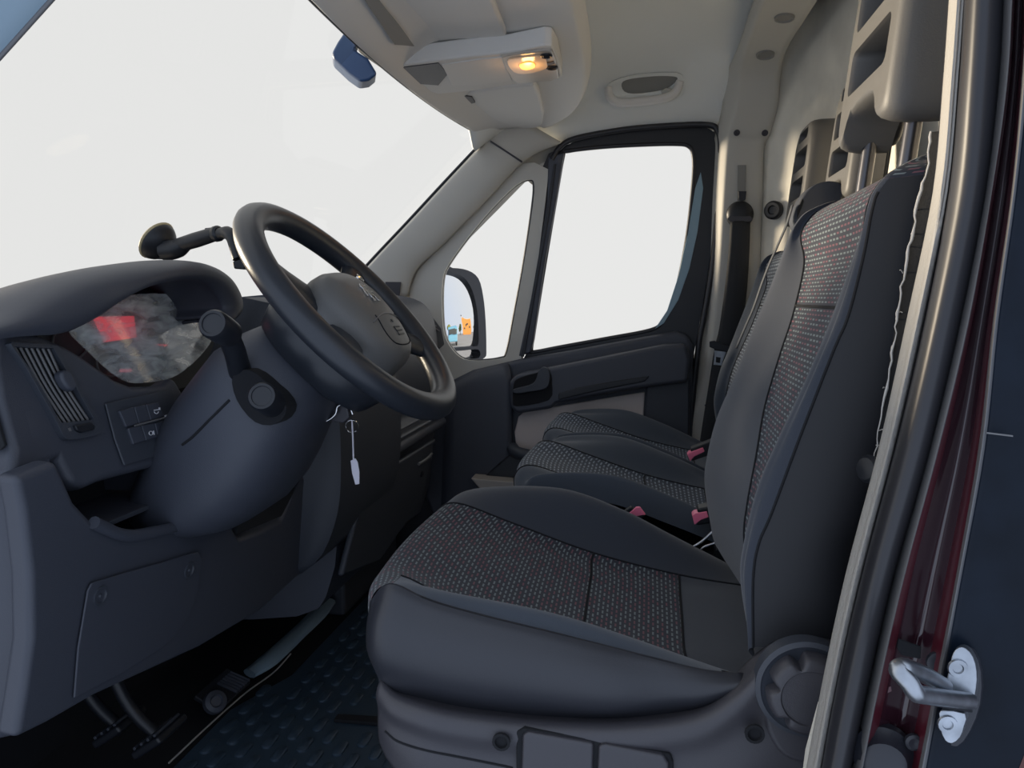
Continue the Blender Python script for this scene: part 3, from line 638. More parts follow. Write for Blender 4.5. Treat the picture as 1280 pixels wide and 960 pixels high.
slab('paper_tag', [P(x, y, .962) for x, y in ((438, 576), (444, 573), (447, 578), (449, 590), (449, 605), (444, 606), (440, 592))], (0, .002, 0), m_tag, key, bevel=.0006)

# ---------------------------------------------------------------- phone holder on the windscreen
ph = thing('phone_holder', 'black phone holder with suction cup stuck to the windscreen, seen beside the steering wheel rim', 'phone holder', P(200, 305, 1.08))
c0 = P(196, 303, 1.08); ax = (P(240, 305, 1.05)-c0).normalized()
ca = V((-.80, .1, .55)).normalized()
cc = P(204, 307, 1.08)
lathe('suction_cup', cc-ca*.010, ca, ((0, .012), (.004, .020), (.013, .027), (.019, .030), (.021, .030), (.021, 0)), m_black, ph, 28)
lathe('cup_rim', cc+ca*.0115, ca, ((0, .0305), (.0025, .032), (.0045, .0305), (.0045, 0)), mat('pale rubber rim', (.5, .42, .25), .5), ph, 28)
tube('cup_lever', [P(206, 313, 1.075), P(222, 311, 1.07), P(236, 303, 1.065)], [.016, .014, .008], m_black, ph, 10)
slab('cup_tab', [P(x, y, 1.075) for x, y in ((194, 320), (202, 320), (201, 324), (195, 324))], (0, .01, 0), m_black, ph, bevel=.001)
tube('telescopic_arm', [P(222, 307, 1.07), P(245, 300, 1.06), P(270, 292, 1.05)], [.0105, .0115, .0105], m_black, ph, 12)
slab('arm_clip', [P(x, y, 1.05) for x, y in ((255, 285), (265, 284), (267, 291), (257, 293))], (0, .014, 0), m_base, ph, bevel=.0015)
lathe('arm_collar', P(268, 293, 1.05), P(276, 291, 1.045)-P(268, 293, 1.05), ((0, .0095), (.003, .0115), (.009, .0115), (.012, .009), (.012, 0)), m_black, ph, 16)
tube('arm_elbow', [P(274, 292, 1.045), P(284, 291, 1.04), P(290, 296, 1.035), P(293, 308, 1.03), P(297, 324, 1.025)], [.008, .0095, .0095, .008, .007], m_black, ph, 10)
slab('phone_cradle', [P(x, y, 1.03) for x, y in ((294, 296), (304, 290), (318, 338), (306, 335))], (0, .05, 0), m_base, ph, bevel=.003)
slab('cradle_foot', [P(x, y, 1.02) for x, y in ((290, 327), (300, 324), (305, 332), (305, 337), (292, 336))], (0, .03, 0), m_black, ph, bevel=.002)

# ================================================================ SEATS
def uvgrid(g):
    ni, nj = len(g), len(g[0]); mid = ni//2; sv = [0]
    for j in range(1, nj): sv.append(sv[-1]+(g[mid][j]-g[mid][j-1]).length)
    U = [[0]*nj for _ in range(ni)]
    for j in range(nj):
        for i in range(mid+1, ni): U[i][j] = U[i-1][j]+(g[i][j]-g[i-1][j]).length
        for i in range(mid-1, -1, -1): U[i][j] = U[i+1][j]-(g[i][j]-g[i+1][j]).length
    return [[(U[i][j]+1, sv[j]) for j in range(nj)] for i in range(ni)]
NU = 6
def cushion(seat, tr, m_ins, m_plain, driver):
    """columns run across the seat from the near edge to the far edge, rows from the front hem over the nose to the rear"""
    J0 = [P(484, 870, .71), P(467, 800, .705), P(463, 752, .715), P(489, 731, .704), P(560, 759, .702), P(690, 792, .702), P(790, 818, .702), P(925, 850, .702)]
    c1 = [P(486, 866, .73), P(466, 798, .725), P(462, 748, .735), P(494, 727, .73), P(567, 741, .733), P(690, 766, .735), P(790, 797, .735), P(905, 838, .735)]
    def col(y, L): return [V((x, y, z)) for x, z in L]
    c2 = col(.785, [(-.235, .41), (-.283, .44), (-.293, .483), (-.258, .497), (-.18, .463), (-.062, .432), (.05, .412), (.16, .405)])
    c3 = col(.86, [(-.25, .40), (-.297, .43), (-.310, .468), (-.28, .482), (-.19, .455), (-.064, .422), (.05, .403), (.16, .40)])
    c4 = col(.95, [(-.255, .40), (-.305, .43), (-.318, .465), (-.288, .481), (-.195, .455), (-.066, .419), (.052, .400), (.16, .398)])
    c5 = col(1.03, [(-.255, .40), (-.302, .43), (-.315, .468), (-.286, .484), (-.195, .457), (-.067, .421), (.053, .401), (.16, .396)])
    c6 = col(1.095, [(-.25, .40), (-.295, .435), (-.303, .475), (-.272, .495), (-.185, .468), (-.067, .430), (.054, .405), (.16, .393)])
    c7 = col(1.15, [(-.24, .40), (-.275, .44), (-.284, .485), (-.255, .503), (-.13, .506), (-.03, .476), (.05, .438), (.165, .388)])
    c8 = col(1.185, [(-.23, .40), (-.258, .44), (-.265, .478), (-.235, .494), (-.125, .495), (-.03, .464), (.05, .43), (.165, .375)])
    c9 = col(1.20, [(-.215, .36), (-.24, .40), (-.247, .44), (-.22, .45), (-.125, .45), (-.03, .42), (.05, .39), (.165, .34)])
    cols = [J0, c1, c2, c3, c4, c5, c6, c7, c8, c9]
    if not driver:      # flatter passenger cushion, symmetrical sides
        def mirror(c, y): return [V((p.x, y, p.z)) for p in c]
        cols = [mirror(c9, .70), mirror(c8, .715), mirror([p+V((0, 0, -.022)) for p in c7], .74), mirror(c6, .79), c3, c4, c5, c6, [p+V((0, 0, -.018)) for p in c7], c8, c9]
    cols = [[tr(p) for p in c] for c in cols]
    g = net(cols, NU, NU); uv = uvgrid(g)
    # solid outer cover, split into the sewn panels
    a, b = (2, 6) if driver else (3, 7); n = len(cols)-1
    kw = dict(uv=uv)
    gmesh('front_insert', g, m_ins, seat, a*NU, b*NU, 0, 5*NU, **kw)
    gmesh('rear_insert', g, m_ins, seat, a*NU, b*NU, 5*NU, 6*NU, **kw)
    gmesh('rear_strip', g, m_plain, seat, a*NU, b*NU, 6*NU, 7*NU, **kw)
    if driver:
        gmesh('corner_insert', g, m_ins, seat, 0, a*NU, 0, 3*NU, **kw)
        gmesh('near_bolster', g, m_fab2, seat, 0, a*NU, 3*NU, 7*NU, **kw)
    else: gmesh('near_bolster', g, m_plain, seat, 0, a*NU, 0, 7*NU, **kw)
    gmesh('far_bolster', g, m_plain, seat, b*NU, n*NU, 0, 7*NU, **kw)
    up = V((0, 0, .0004))
    for j in (5, 6): tube('seam', [g[i][j*NU]+up for i in range(a*NU, b*NU+1)], .0016, m_seam, seat, 6, smooth=False)
    for i in (a, b): tube('seam', [g[i*NU][j]+up for j in range(3*NU if driver and i == a else 0, 7*NU+1)], .0014, m_seam, seat, 6, smooth=False)
    return g
def ident(p): return p
ds = thing('driver_seat', 'charcoal driver seat with red flecked woven inserts, nearest to the open door', 'seat', (-.05, .95, .05))
g = cushion(ds, ident, m_weave, m_fab, True)
# near vinyl side, bulging below the piping
pip = [g[0][j] for j in range(0, 7*NU+1)]
top = [(466, 752), (489, 731), (528, 748), (560, 759), (620, 775), (690, 792), (760, 810), (820, 825), (880, 840), (930, 846)]
bot = [(476, 850), (492, 864), (530, 876), (570, 885), (630, 893), (690, 898), (760, 899), (830, 894), (885, 882), (935, 850)]
rows = []
for k, (t, b) in enumerate(zip(top, bot)):
    ed = 0 if k in (0, len(top)-1) else 1
    A, B = P(*t, .708 if k == 0 else .701), P(*b, .705)
    bul = .022*(.15 if k == 0 else 1 if k < 7 else .6)
    rows.append([A, A.lerp(B, .08)+V((0, -bul*.4, 0)), A.lerp(B, .3)+V((-.004*(k < 2), -bul, 0)), A.lerp(B, .6)+V((-.006*(k < 2), -bul*.9, 0)), A.lerp(B, .9)+V((0, -bul*.2, 0)), B])
gs = net(rows, 5, 5); gmesh('vinyl_side', gs, m_vinyl, ds, solid=-.004)
tube('piping', [P(x, y, .699) for x, y in top[1:]], .0022, m_seam, ds, 8)
# seat base skirt
bt = [(474, 846), (492, 866), (530, 880), (570, 889), (630, 897), (690, 902), (760, 904), (830, 899), (880, 888), (920, 862), (950, 832), (980, 812), (1010, 806), (1045, 812)]
bb = [(478, 925), (490, 950), (520, 985), (570, 1010), (630, 1020), (690, 1025), (760, 1030), (830, 1030), (880, 1030), (920, 1020), (950, 1010), (980, 1000), (1010, 1000), (1050, 1000)]
rows = []
for k, (t, b) in enumerate(zip(bt, bb)):
    y0 = .705 if k == 0 else .692 if k < 2 else .682
    A, B = P(*t, y0+.012), P(*b, y0)
    A1 = P(t[0]+(1 if k < 10 else 3), t[1]+7, y0-.004); A2 = P(t[0], t[1]+22, y0-.010)
    rows.append([A+V((0, .02, -.003)), A, A1, A2, A2.lerp(B, .25)+V((0, .003, 0)), A2.lerp(B, .6), B])
g = net(rows, 5, 5); hit_k = caster(g); gmesh('seat_skirt', g, m_base, ds, solid=-.004)
tube('skirt_shadow_line', [p for p in (hit_k(x, y, .0042) for x, y in cr2([(486, 912), (500, 924), (530, 934), (580, 944), (630, 954), (642, 957)], 4, False)) if p], .0012, m_deep, ds, 6, smooth=False)  # dark tube drawn in place of the shadow line along the skirt
fr = [[V((r[0].x if i else r[0].x, y, r[0].z)) for i in (0,)] for r in rows for y in (0,)]
box('seat_frame', (-.03, .95, .26), (.36, .40, .24), m_black, ds, bevel=.02)
def sk(px, py, d=0): return P(px, py, .668-d)
slab('switch_surround', [sk(*q) for q in ((645, 915), (655, 911), (745, 925), (838, 943), (842, 955), (842, 1000), (645, 1000))], (0, .008, 0), m_deep, ds, bevel=.002)
slab('lumbar_switch', [sk(*q, .004) for q in ((653, 919), (660, 916), (742, 930), (740, 1000), (650, 1000))], (0, .012, 0), m_base, ds, bevel=.003)
slab('heater_switch', [sk(*q, .004) for q in ((748, 933), (756, 931), (830, 945), (836, 955), (836, 1000), (745, 1000))], (0, .012, 0), m_base, ds, bevel=.003)
for q in ((627, 926), (943, 916)):
    lathe('skirt_hole', P(*q, .664), (0, -1, 0), ((0, .0085), (.003, .0085), (.003, .006), (-.001, .006), (-.001, 0)), m_deep, ds, 16)
# recliner housing and its knob
hc = P(1002, 868, .678)
rh = slab('recliner_housing', [P(x, y, .685) for x, y in cr2([(948, 870), (950, 845), (965, 822), (985, 808), (1008, 804), (1035, 808), (1060, 830), (1070, 880), (1050, 930), (1010, 945), (975, 935), (955, 905)], 3)], (0, -.014, 0), m_base, ds, bevel=.006, segs=3)
kn = []; hc = P(1008, 860, .670)
for k in range(96):
    t = 2*math.pi*k/96; dip = max(0, math.cos(t*6+1.2))**3
    kn.append((t, 1-.24*dip))
def kring(r, h, w_=1): return [hc+V((math.cos(t)*r*(1-(1-d)*w_), -h, math.sin(t)*r*(1-(1-d)*w_))) for t, d in kn]
loft('knob_collar', [kring(.043, -.012, 0), kring(.043, .003, 0), kring(.039, .005, 0), kring(.037, .003, 0), kring(.01, .003, 0)], m_dash2, rh)
loft('recline_knob', [kring(.035, -.004), kring(.035, .010), kring(.0335, .017), kring(.030, .0195, .7), kring(.0245, .020, 0), kring(.0235, .0185, 0), kring(.001, .0185, 0)], m_base, rh)

# ---- backrest
def backrest(seat, tr, m_ins, m_plain, driver):
    S = [(942, 809), (942, 724), (949, 680), (965, 642), (1000, 548), (1042, 440), (1061, 395), (1080, 320), (1091, 262), (1101, 236)]
    B = [(940, 815), (926, 724), (931, 672), (948, 606), (974, 545), (1010, 468), (1038, 400), (1070, 312), (1086, 260), (1098, 232)]
    rows = []
    fb = [.86, .86, .865, .885, .95, 1.0, 1.02, 1.065, 1.085, 1.085] if driver else [1.05]*8+[1.085, 1.085]
    zs = [.452, .545, .585, .63, .69, .755, .80, .85, .882, .905]
    for k in range(10):
        b = P(*B[k], .742); s = P(*S[k], .718)
        X = b.x; z = b.z; dish = .020 if k < 8 else .008
        far = X-.004; pinch = (.02 if k > 6 else 0)+(.012 if k > 7 else 0)+(.015 if k > 8 else 0)
        ft = .012*(k < 6)
        r = [V((s.x+.115, .755, s.z+.012)), V((s.x+.07, .712, s.z+.006)), s, V((X+.001, .728, z)), b, V((X+dish*.6, .772, z)), V((X+dish, .772*.75+fb[k]*.25, z)), V((X+dish, (.775*2+fb[k]*2)/4 if k < 7 else .94, z)), V((X+dish, .775*.2+fb[k]*.8, z)),
             V((X+dish*.9, fb[k], z)), V((far-.002, 1.125-pinch*.6-(.05 if k < 5 else .01), z)), V((far+.004, 1.16-pinch, z)), V((far+.02, 1.185-pinch, z)), V((far+.06, 1.19-pinch, z)), V((far+.12, 1.15-pinch, z))]
        rows.append(r)
    last = rows[-1]
    t1 = [p+V((.016, 0, .016)) for p in last]; t2 = [V((last[7].x+.045+(p.x-last[7].x)*.5, .95+(p.y-.95)*.93, p.z+.026)) for p in last]; t3 = [V((last[7].x+.09, .95+(p.y-.95)*.85, p.z+.010)) for p in last]
    t4 = [V((last[7].x+.11, .95+(p.y-.95)*.85, p.z-.06)) for p in last]
    rows += [t1, t2, t3, t4]
    rows = [[tr(p) for p in r] for r in rows]
    G = net(rows, NU, NU)              # G[i] along height, [j] across
    T = [[G[i][j] for i in range(len(G))] for j in range(len(G[0]))]
    uv = uvgrid(T); n = len(rows)-1; h1 = 9*NU+3
    hi0 = 2*NU
    gmesh('back_insert', T, m_ins, seat, 5*NU-2, 9*NU, 0, 6*NU+1, uv=uv)
    gmesh('upper_insert', T, m_ins, seat, 5*NU-2, 9*NU, 6*NU+1, n*NU, uv=uv)
    if driver:
        gmesh('shoulder_insert', T, m_ins, seat, 0, 5*NU-2, h1, n*NU, uv=uv)
        gmesh('near_bolster', T, m_plain, seat, 2*NU, 5*NU-2, 0, h1, uv=uv)
        gmesh('side_panel', T, m_back, seat, 0, 2*NU, 0, h1, uv=uv)
    else: gmesh('near_bolster', T, m_plain, seat, 0, 5*NU-2, 0, n*NU, uv=uv)
    gmesh('far_bolster', T, m_plain, seat, 9*NU, 14*NU, 0, n*NU, uv=uv)
    o = V((-.0005, 0, 0))
    for i in ((2*NU, 5*NU-2, 9*NU) if driver else (5*NU-2, 9*NU)): tube('seam', [T[i][j]+o for j in range(0, (10 if i != 2*NU else 9)*NU)], .0013, m_seam, seat, 6, smooth=False)
    tube('seam', [T[i][6*NU+1]+o for i in range(5*NU-2, 9*NU+1)], .0016, m_seam, seat, 6, smooth=False)
    # back shell closes the rear
    r0 = rows[0]; 
    gmesh('back_shell', [[r[0], r[0].lerp(r[-1], .5)+V((.03, 0, 0)), r[-1]] for r in rows], m_back, seat)
    return T
Tb = backrest(ds, ident, m_weave, m_fab, True)

def headrest(seat, c, m, scale=1.0):
    """hard foam headrest frame with slots; c = centre of the lower front edge"""
    c = V(c)
    lean = .10
    def q(y, z, x=0): return c+V((x+lean*z, y, z))*scale
    hw, H = .108, .245
    outer = [(-hw+.004, .0), (-hw-.002, .03), (-hw, .12), (-hw+.008, .20), (-hw+.03, H-.012), (-hw+.06, H), (hw-.06, H), (hw-.03, H-.012), (hw-.008, .20), (hw, .12), (hw+.002, .03), (hw-.004, .0), (hw-.02, -.008), (hw-.034, .0), (hw-.055, .026), (0, .032), (-hw+.055, .026), (-hw+.034, .0), (-hw+.02, -.008)]
    ho_ = cr2(outer, 2)
    slots = []
    for z0, z1 in ((.056, .108), (.130, .182), (.203, .228)):
        s = rrect(.152 if z0 < .18 else .11, z1-z0, .010, 3); slots.append([q(y, z+(z0+z1)/2) for y, z in s])
    def ring(k, x): return [q(y*k, .122+(z-.122)*(1-(1-k)*.8), x) for y, z in ho_]
    rings = [ring(.86, .0), ring(.90, .0012), ring(.945, .005), ring(.98, .013), ring(1, .026), ring(1, .060)]
    n0 = len(ho_); vs = [p for r in rings for p in r]; fs = []
    for a_ in range(len(rings)-1):
        for k in range(n0): fs.append((a_*n0+k, a_*n0+(k+1) % n0, (a_+1)*n0+(k+1) % n0, (a_+1)*n0+k))
    fs.append(tuple(range((len(rings)-1)*n0, len(rings)*n0)))
    idx = list(range(n0)); loops = [rings[0]]
    for sl in slots:
        cc_ = sum(sl, V())/len(sl); base = len(vs); m_ = len(sl)
        soft = [cc_+(p-cc_)*.955+V((.006, 0, 0)) for p in sl]; deep = [p+V((.036, 0, 0)) for p in soft]
        vs += sl+soft+deep; idx += list(range(base, base+m_)); loops.append(sl)
        for a_ in range(2):
            for k in range(m_): fs.append((base+a_*m_+k, base+a_*m_+(k+1) % m_, base+(a_+1)*m_+(k+1) % m_, base+(a_+1)*m_+k))
    fs += [tuple(idx[i] for i in t) for t in tessellate_polygon(loops)]
    hr = mk('headrest', vs, fs, m, seat, ang=38)
    slab('slot_backing', [q(y, z, .040) for y, z in rrect(.175, .19, .02)] if False else [q(y, z+.14, .036) for y, z in rrect(.16, .19, .02)], V((.014, 0, 0)), m_black, hr, bevel=.003)
    # curved rear shell
    slab('headrest_shell', [q(y*.97, z*.96+.008, .050) for y, z in ho_], V((.020, 0, -.002))*scale, m_black, hr, bevel=.012*scale, segs=4)
    for y in (-.085, .085):
        tube('headrest_post', [q(y*.95, -.10, .036), q(y*.95, .03, .036)], .0085*scale, m_steel, hr, 14, smooth=False)
        lathe('post_sleeve', q(y*.95, -.075, .036), (0, 0, 1), ((0, .015), (.006, .015), (.010, .012), (.010, 0)), m_hr, hr, 14)
headrest(ds, (.232, .957, .985), m_hr)

# ---- passenger bench: two places on one frame
bench = thing('passenger_bench', 'double passenger bench with slate woven inserts beside the driver seat', 'bench', (.02, 1.7, .05))
for yc in (1.50, 1.91):
    k = .40/.50
    def tr(p, yc=yc, k=k): return V((p.x+.073, yc+(p.y-.95)*k, p.z+.0))
    cushion(bench, tr, m_weave2, m_fab2, False)
    def trb(p, yc=yc, k=k): return V((p.x+.09, yc+(p.y-.95)*k, p.z-.01))
    backrest(bench, trb, m_weave2, m_fab2, False)
    headrest(bench, (.335, yc+.03, .975), m_hr, .92)
box('bench_base', (.03, 1.71, .24), (.40, .80, .26), m_black, bench, bevel=.015)

# ================================================================ ROOF CONSOLE
con = thing('roof_console', 'grey overhead console shelf above the windscreen', 'console', (-.3, 1.4, 1.25))
# rows run across the cab; each is a section from the front lip under the shelf to the rear roll and up to the headliner
def csec(Y, xr, zb, zf, k=1):
    f0 = WS(.004, Y)
    return [f0+V((-.004, 0, .03)), f0+V((0, 0, -.004)), f0+V((.012, 0, -.008)), (-.40, Y, zb+.012), (-.30, Y, zb+.016), (xr-.035, Y, zb+.012), (xr-.008, Y, zb+.022), (xr, Y, zb+.055), (xr-.012, Y, zb+.11), (xr-.05, Y, zb+.17*k)]
g = net([csec(.62, -.115, 1.262, 1.26), csec(.9, -.115, 1.262, 1.258), csec(1.2, -.115, 1.262, 1.255), csec(1.45, -.116, 1.260, 1.252), csec(1.70, -.122, 1.260, 1.252), csec(1.90, -.145, 1.258, 1.250), csec(2.05, -.185, 1.252, 1.247), csec(2.15, -.245, 1.245, 1.243, .5)], 5, 5)
hit_c = caster(g)
gmesh('shelf_body', g, m_trim2, con, solid=-.004)
la = cr([V((x, y, 0)) for x, y in ((444, -20), (457, 2), (475, 28), (491, 52))], 5); lb = cr([V((x, y, 0)) for x, y in ((462, -20), (475, 0), (496, 26), (516, 54))], 5)
rc_ = [[hit_c(p.x+(q.x-p.x)*k/4, p.y+(q.y-p.y)*k/4, .0065) for k in range(5)] for p, q in zip(la, lb)]
gmesh('visor_recess', [r for r in rc_ if all(r)], m_trim_dark, con)
# central box, hanging lower than the visors
PB = Plane((-.3, 1.45, 1.238), (0, 0, 1))
cb = [(447, 66), (470, 78), (497, 82), (560, 74), (636, 66), (680, 57), (690, 58), (697, 70), (703, 96), (690, 101), (642, 106), (590, 114), (548, 118), (520, 110), (490, 96)]
slab('centre_box', PB(cb), (0, 0, .034), m_trim2, con, bevel=.008, segs=3)
slab('centre_recess', [p+V((0, 0, -.0015)) for p in PB([(470, 77), (500, 84), (548, 78), (560, 92), (548, 106), (520, 104), (495, 93)])], (0, 0, .004), m_base, con, bevel=.001)
slab('centre_panel', [p+V((0, 0, -.002)) for p in PB([(552, 80), (600, 73), (632, 70), (640, 100), (600, 105), (565, 106), (558, 92)])], (0, 0, .004), m_visor, con, bevel=.002)
# dome lamp
lp = [p+V((0, 0, -.004)) for p in PB([(627, 69), (640, 66), (680, 61), (690, 61), (695, 72), (699, 95), (690, 99), (648, 102), (640, 98), (632, 84)])]
dl = thing('dome_lamp', 'dome lamp lit amber in the middle of the overhead console', 'lamp', PB.p(663, 82))
lh = slab('lamp_housing', lp, (0, 0, .008), m_lens, dl, bevel=.003)
am = cr2([(636, 74), (648, 69), (664, 68), (677, 71), (680, 77), (672, 83), (660, 86), (645, 82)], 3)
slab('lamp_lens', [p+V((0, 0, -.0065)) for p in PB(cr2([(634, 72), (650, 68), (678, 66), (684, 76), (682, 82), (660, 88), (642, 86)], 3))], (0, 0, .004), mat('frosted lamp lens', (.5, .42, .34), .25, emit=(1, .45, .12), estr=.10), dl, bevel=.001)
slab('lit_bulb', [p+V((0, 0, -.0085)) for p in PB(cr2([(649, 76), (655, 73), (663, 72), (669, 75), (668, 79), (660, 82), (652, 81)], 3))], (0, 0, .003), m_amber, dl, bevel=.001)
for q in ((683, 66), (690, 81)):
    lathe('lamp_switch', PB.p(*q)+V((0, 0, -.003)), (0, 0, -1), ((0, .011), (.004, .011), (.005, .009), (.002, .007), (.002, 0)), m_black, lh, 16)
slab('switch_bar', [p+V((0, 0, -.006)) for p in PB([(672, 78), (692, 73), (693, 76), (674, 81)])], (0, 0, .003), m_base, dl, bevel=.0005)
pl_ = bpy.data.lights.new('dome_bulb', 'POINT'); po = bpy.data.objects.new('dome_bulb', pl_); COL.objects.link(po)
po.location = PB.p(660, 77)+V((0, 0, -.02)); pl_.energy = .12; pl_.color = (1, .5, .15); pl_.shadow_soft_size = .012
# sun visors
def visor(nm, label, L, z, clip, grp=None):
    pv = Plane((0, 0, z), (.06, 0, 1)); o = thing(nm, label, 'sun visor', pv.p(*clip))
    slab('visor_panel', pv(L), (0, 0, .020), m_visor, o, bevel=.007, segs=4)
    slab('visor_clip', [p+V((0, 0, -.003)) for p in pv([(clip[0]-7, clip[1]-4), (clip[0]+5, clip[1]-2), (clip[0]+9, clip[1]+5), (clip[0]+2, clip[1]+7), (clip[0]-5, clip[1]+2)])], (0, 0, .008), m_base, o, bevel=.001)
    return o
visor('sun_visor', 'large grey sun visor folded up above the driver, top of the photo', [(430, -60), (470, -6), (490, 16), (497, 24), (507, 24), (515, 30), (518, 44), (528, 53), (545, 56), (590, 56), (622, 54), (634, 50), (632, 40), (612, -10), (590, -60)], 1.252, (504, 30))
visor('sun_visor', 'smaller grey sun visor folded up above the outer passenger seat', [(574, 117), (582, 118), (590, 116), (630, 110), (668, 107), (674, 118), (680, 143), (678, 156), (672, 160), (640, 163), (622, 162), (610, 158), (596, 142)], 1.240, (585, 122))
# passenger front corner moulding below the console
# rear view mirror, seen from behind
rv = thing('rear_view_mirror', 'dark blue slab of an interior mirror hanging at the windscreen top beside the console', 'mirror', P(445, 60, 1.33))
slab('mirror_shell', [P(x, y, 1.33) for x, y in ((447, 14), (456, 26), (448, 50), (444, 62), (460, 72), (472, 92), (462, 100), (450, 102), (436, 92), (416, 73), (415, 65), (422, 52), (437, 30))], (-.02, .05, 0), mat('dark blue mirror shell', (.035, .075, .17), .35), rv, bevel=.006, segs=3)
tube('mirror_stem', [P(450, 40, 1.36), P(460, 30, 1.36), P(475, 25, 1.37)], .012, m_dash, rv)

# grab handle on the headliner above the passenger door
def wallpt(px, py): return hit_ceil(px, py)
gh = thing('grab_handle', 'grey grab handle in a shallow recess on the headliner above the passenger window', 'grab handle', wallpt(805, 110))
nW = V((0, -.9, -.42)).normalized()
rec = cr2([(757, 112), (768, 100), (800, 92), (840, 90), (853, 94), (853, 104), (848, 114), (838, 121), (800, 127), (772, 129), (760, 122)], 3)
slab('handle_recess', [wallpt(*q)+nW*.009 for q in rec], -nW*.010, m_head, gh, [[wallpt(*q)+nW*.009 for q in cr2([(779, 101), (812, 95), (843, 95), (845, 101), (828, 112), (785, 116)], 5)]], bevel=.004)
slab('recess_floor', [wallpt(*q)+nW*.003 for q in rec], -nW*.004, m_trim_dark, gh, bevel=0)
tube('handle_grip', [wallpt(760, 108)+nW*.008, wallpt(763, 119)+nW*.022, wallpt(775, 125)+nW*.032, wallpt(805, 123)+nW*.034, wallpt(832, 119)+nW*.032, wallpt(845, 112)+nW*.022, wallpt(850, 100)+nW*.008], [.010, .0115, .0115, .011, .0115, .0115, .010], m_trim2, gh, 14, 6)
slab('handle_hook', [wallpt(*q)+nW*.012 for q in ((826, 112), (832, 108), (842, 110), (838, 118), (828, 118))], nW*.01, m_trim, gh, bevel=.002)

# ================================================================ SEAT BELTS
sb = thing('seat_belt', 'charcoal seat belt hanging from a round guide on the passenger door pillar', 'seat belt', P(925, 268, 2.16))
gc = P(925, 268, 2.165)
lathe('belt_guide', gc+V((0, .012, 0)), (0, -1, 0), ((0, .034), (.008, .036), (.016, .033), (.022, .026), (.024, .015), (.024, 0)), m_black, sb, 28)
slab('guide_slot', [P(x, y, 2.138) for x, y in ((912, 270), (938, 270), (941, 274), (938, 277), (912, 277), (909, 274))], (0, .004, 0), m_base, sb, bevel=.001)
L = [(913, 276, 938, 276, 2.140), (911, 310, 937, 310, 2.142), (906, 360, 934, 360, 2.145), (899, 410, 928, 410, 2.150), (893, 436, 922, 436, 2.153), (886, 480, 914, 480, 2.158), (878, 530, 905, 530, 2.165), (868, 600, 896, 600, 2.17)]
rows = [[P(a, b, Y), P((a+c)/2, (b+d)/2, Y-.004), P(c, d, Y+.004)] for a, b, c, d, Y in L]
gmesh('webbing', net(rows, 3, 4), m_belt, sb, solid=-.002)
tg = slab('tongue_grip', [P(x, y, 2.138) for x, y in ((887, 427), (893, 426), (912, 433), (911, 441), (895, 437), (887, 434))], (0, .012, 0), m_black, sb, bevel=.002)
slab('tongue', [P(x, y, 2.14) for x, y in ((893, 438), (908, 440), (905, 447), (902, 457), (892, 456), (893, 446))], (0, .003, 0), m_zinc, tg, [[P(x, y, 2.14) for x, y in ((895, 446), (901, 447), (900, 454), (895, 453))]], bevel=.0006)
mb = thing('seat_belt', 'grey lap and shoulder belt running down the front of the middle passenger backrest', 'seat belt', P(995, 262, 1.62))
Yb = 1.50
strap = [(1001, 256), (993, 282), (984, 303), (972, 330), (962, 356), (952, 385), (942, 408), (930, 436)]
rows = [[P(x, y, Yb)+V((-.012, 0, 0)), P(x, y, Yb)+V((-.0125, .010, .001)), P(x, y, Yb)+V((-.012, .02, 0))] for x, y in strap]
gmesh('webbing', net(rows, 3, 4), m_beltp, mb, solid=-.002)
slab('belt_outlet', [P(x, y, 1.50) for x, y in cr2([(993, 276), (998, 256), (1008, 239), (1022, 229), (1042, 226), (1056, 234), (1046, 262), (1016, 290), (1002, 294)], 3)], (0, .06, 0), m_dash, mb, bevel=.006, segs=3)
slab('outlet_slot', [P(x, y, 1.497) for x, y in ((997, 262), (1003, 248), (1005, 252), (999, 268), (996, 274))], (0, .01, 0), m_deep, mb, bevel=.001)

def buckle(a, b, Y, label, w_=.024, grp=None):
    A, B = P(*a, Y), P(*b, Y); d = (B-A).normalized()
    o = thing('belt_buckle', label, 'buckle', B)
    side = V((0, 1, 0)); up = d.cross(side).normalized()
    if up.z < 0: up = -up
    def q(s, y, h): return A+d*s+side*y+up*h
    ln = (B-A).length
    slab('buckle_housing', [q(.003, -.002, -.018), q(ln+.05, -.002, -.022), q(ln+.05, -.002, .008), q(.012, -.002, .009)], side*(w_+.006), m_black, o, bevel=.003)
    slab('release_button', [q(0, -.004, -.016), q(.0, -.004, .0), q(.005, -.004, .003), q(ln, -.004, .002), q(ln, -.004, -.008), q(.012, -.004, -.010)], side*w_, m_pink, o, bevel=.0015)
    tube('buckle_stalk', [q(ln+.03, w_/2, -.008), q(ln+.09, w_/2, -.045), q(ln+.12, w_/2, -.13)], .009, m_black, o, 8)
    return o
buckle((859, 568), (879, 560), 1.72, 'red button belt buckle standing behind the outer passenger cushion, upper one beside the driver backrest')
buckle((865, 644), (884, 640), 1.26, 'red button belt buckle in front of the lower middle cushion corner, touching the driver backrest')
b3 = buckle((800, 633), (787, 642), 1.23, 'small pinkish red belt buckle tip peeking over the far edge of the driver cushion', w_=.006)
lv = thing('seat_lever', 'pair of pale metal rods between driver cushion and middle seat', 'lever', P(880, 680, 1.24))
tube('rod', [P(862, 686, 1.235), P(876, 678, 1.235), P(892, 664, 1.235)], .0024, m_zinc, lv, 8)
tube('rod', [P(874, 692, 1.225), P(880, 684, 1.225), P(896, 678, 1.225)], .0022, m_zinc, lv, 8)
box('rod_bracket', P(905, 690, 1.24)+V((.01, 0, -.02)), (.05, .03, .06), m_black, lv)

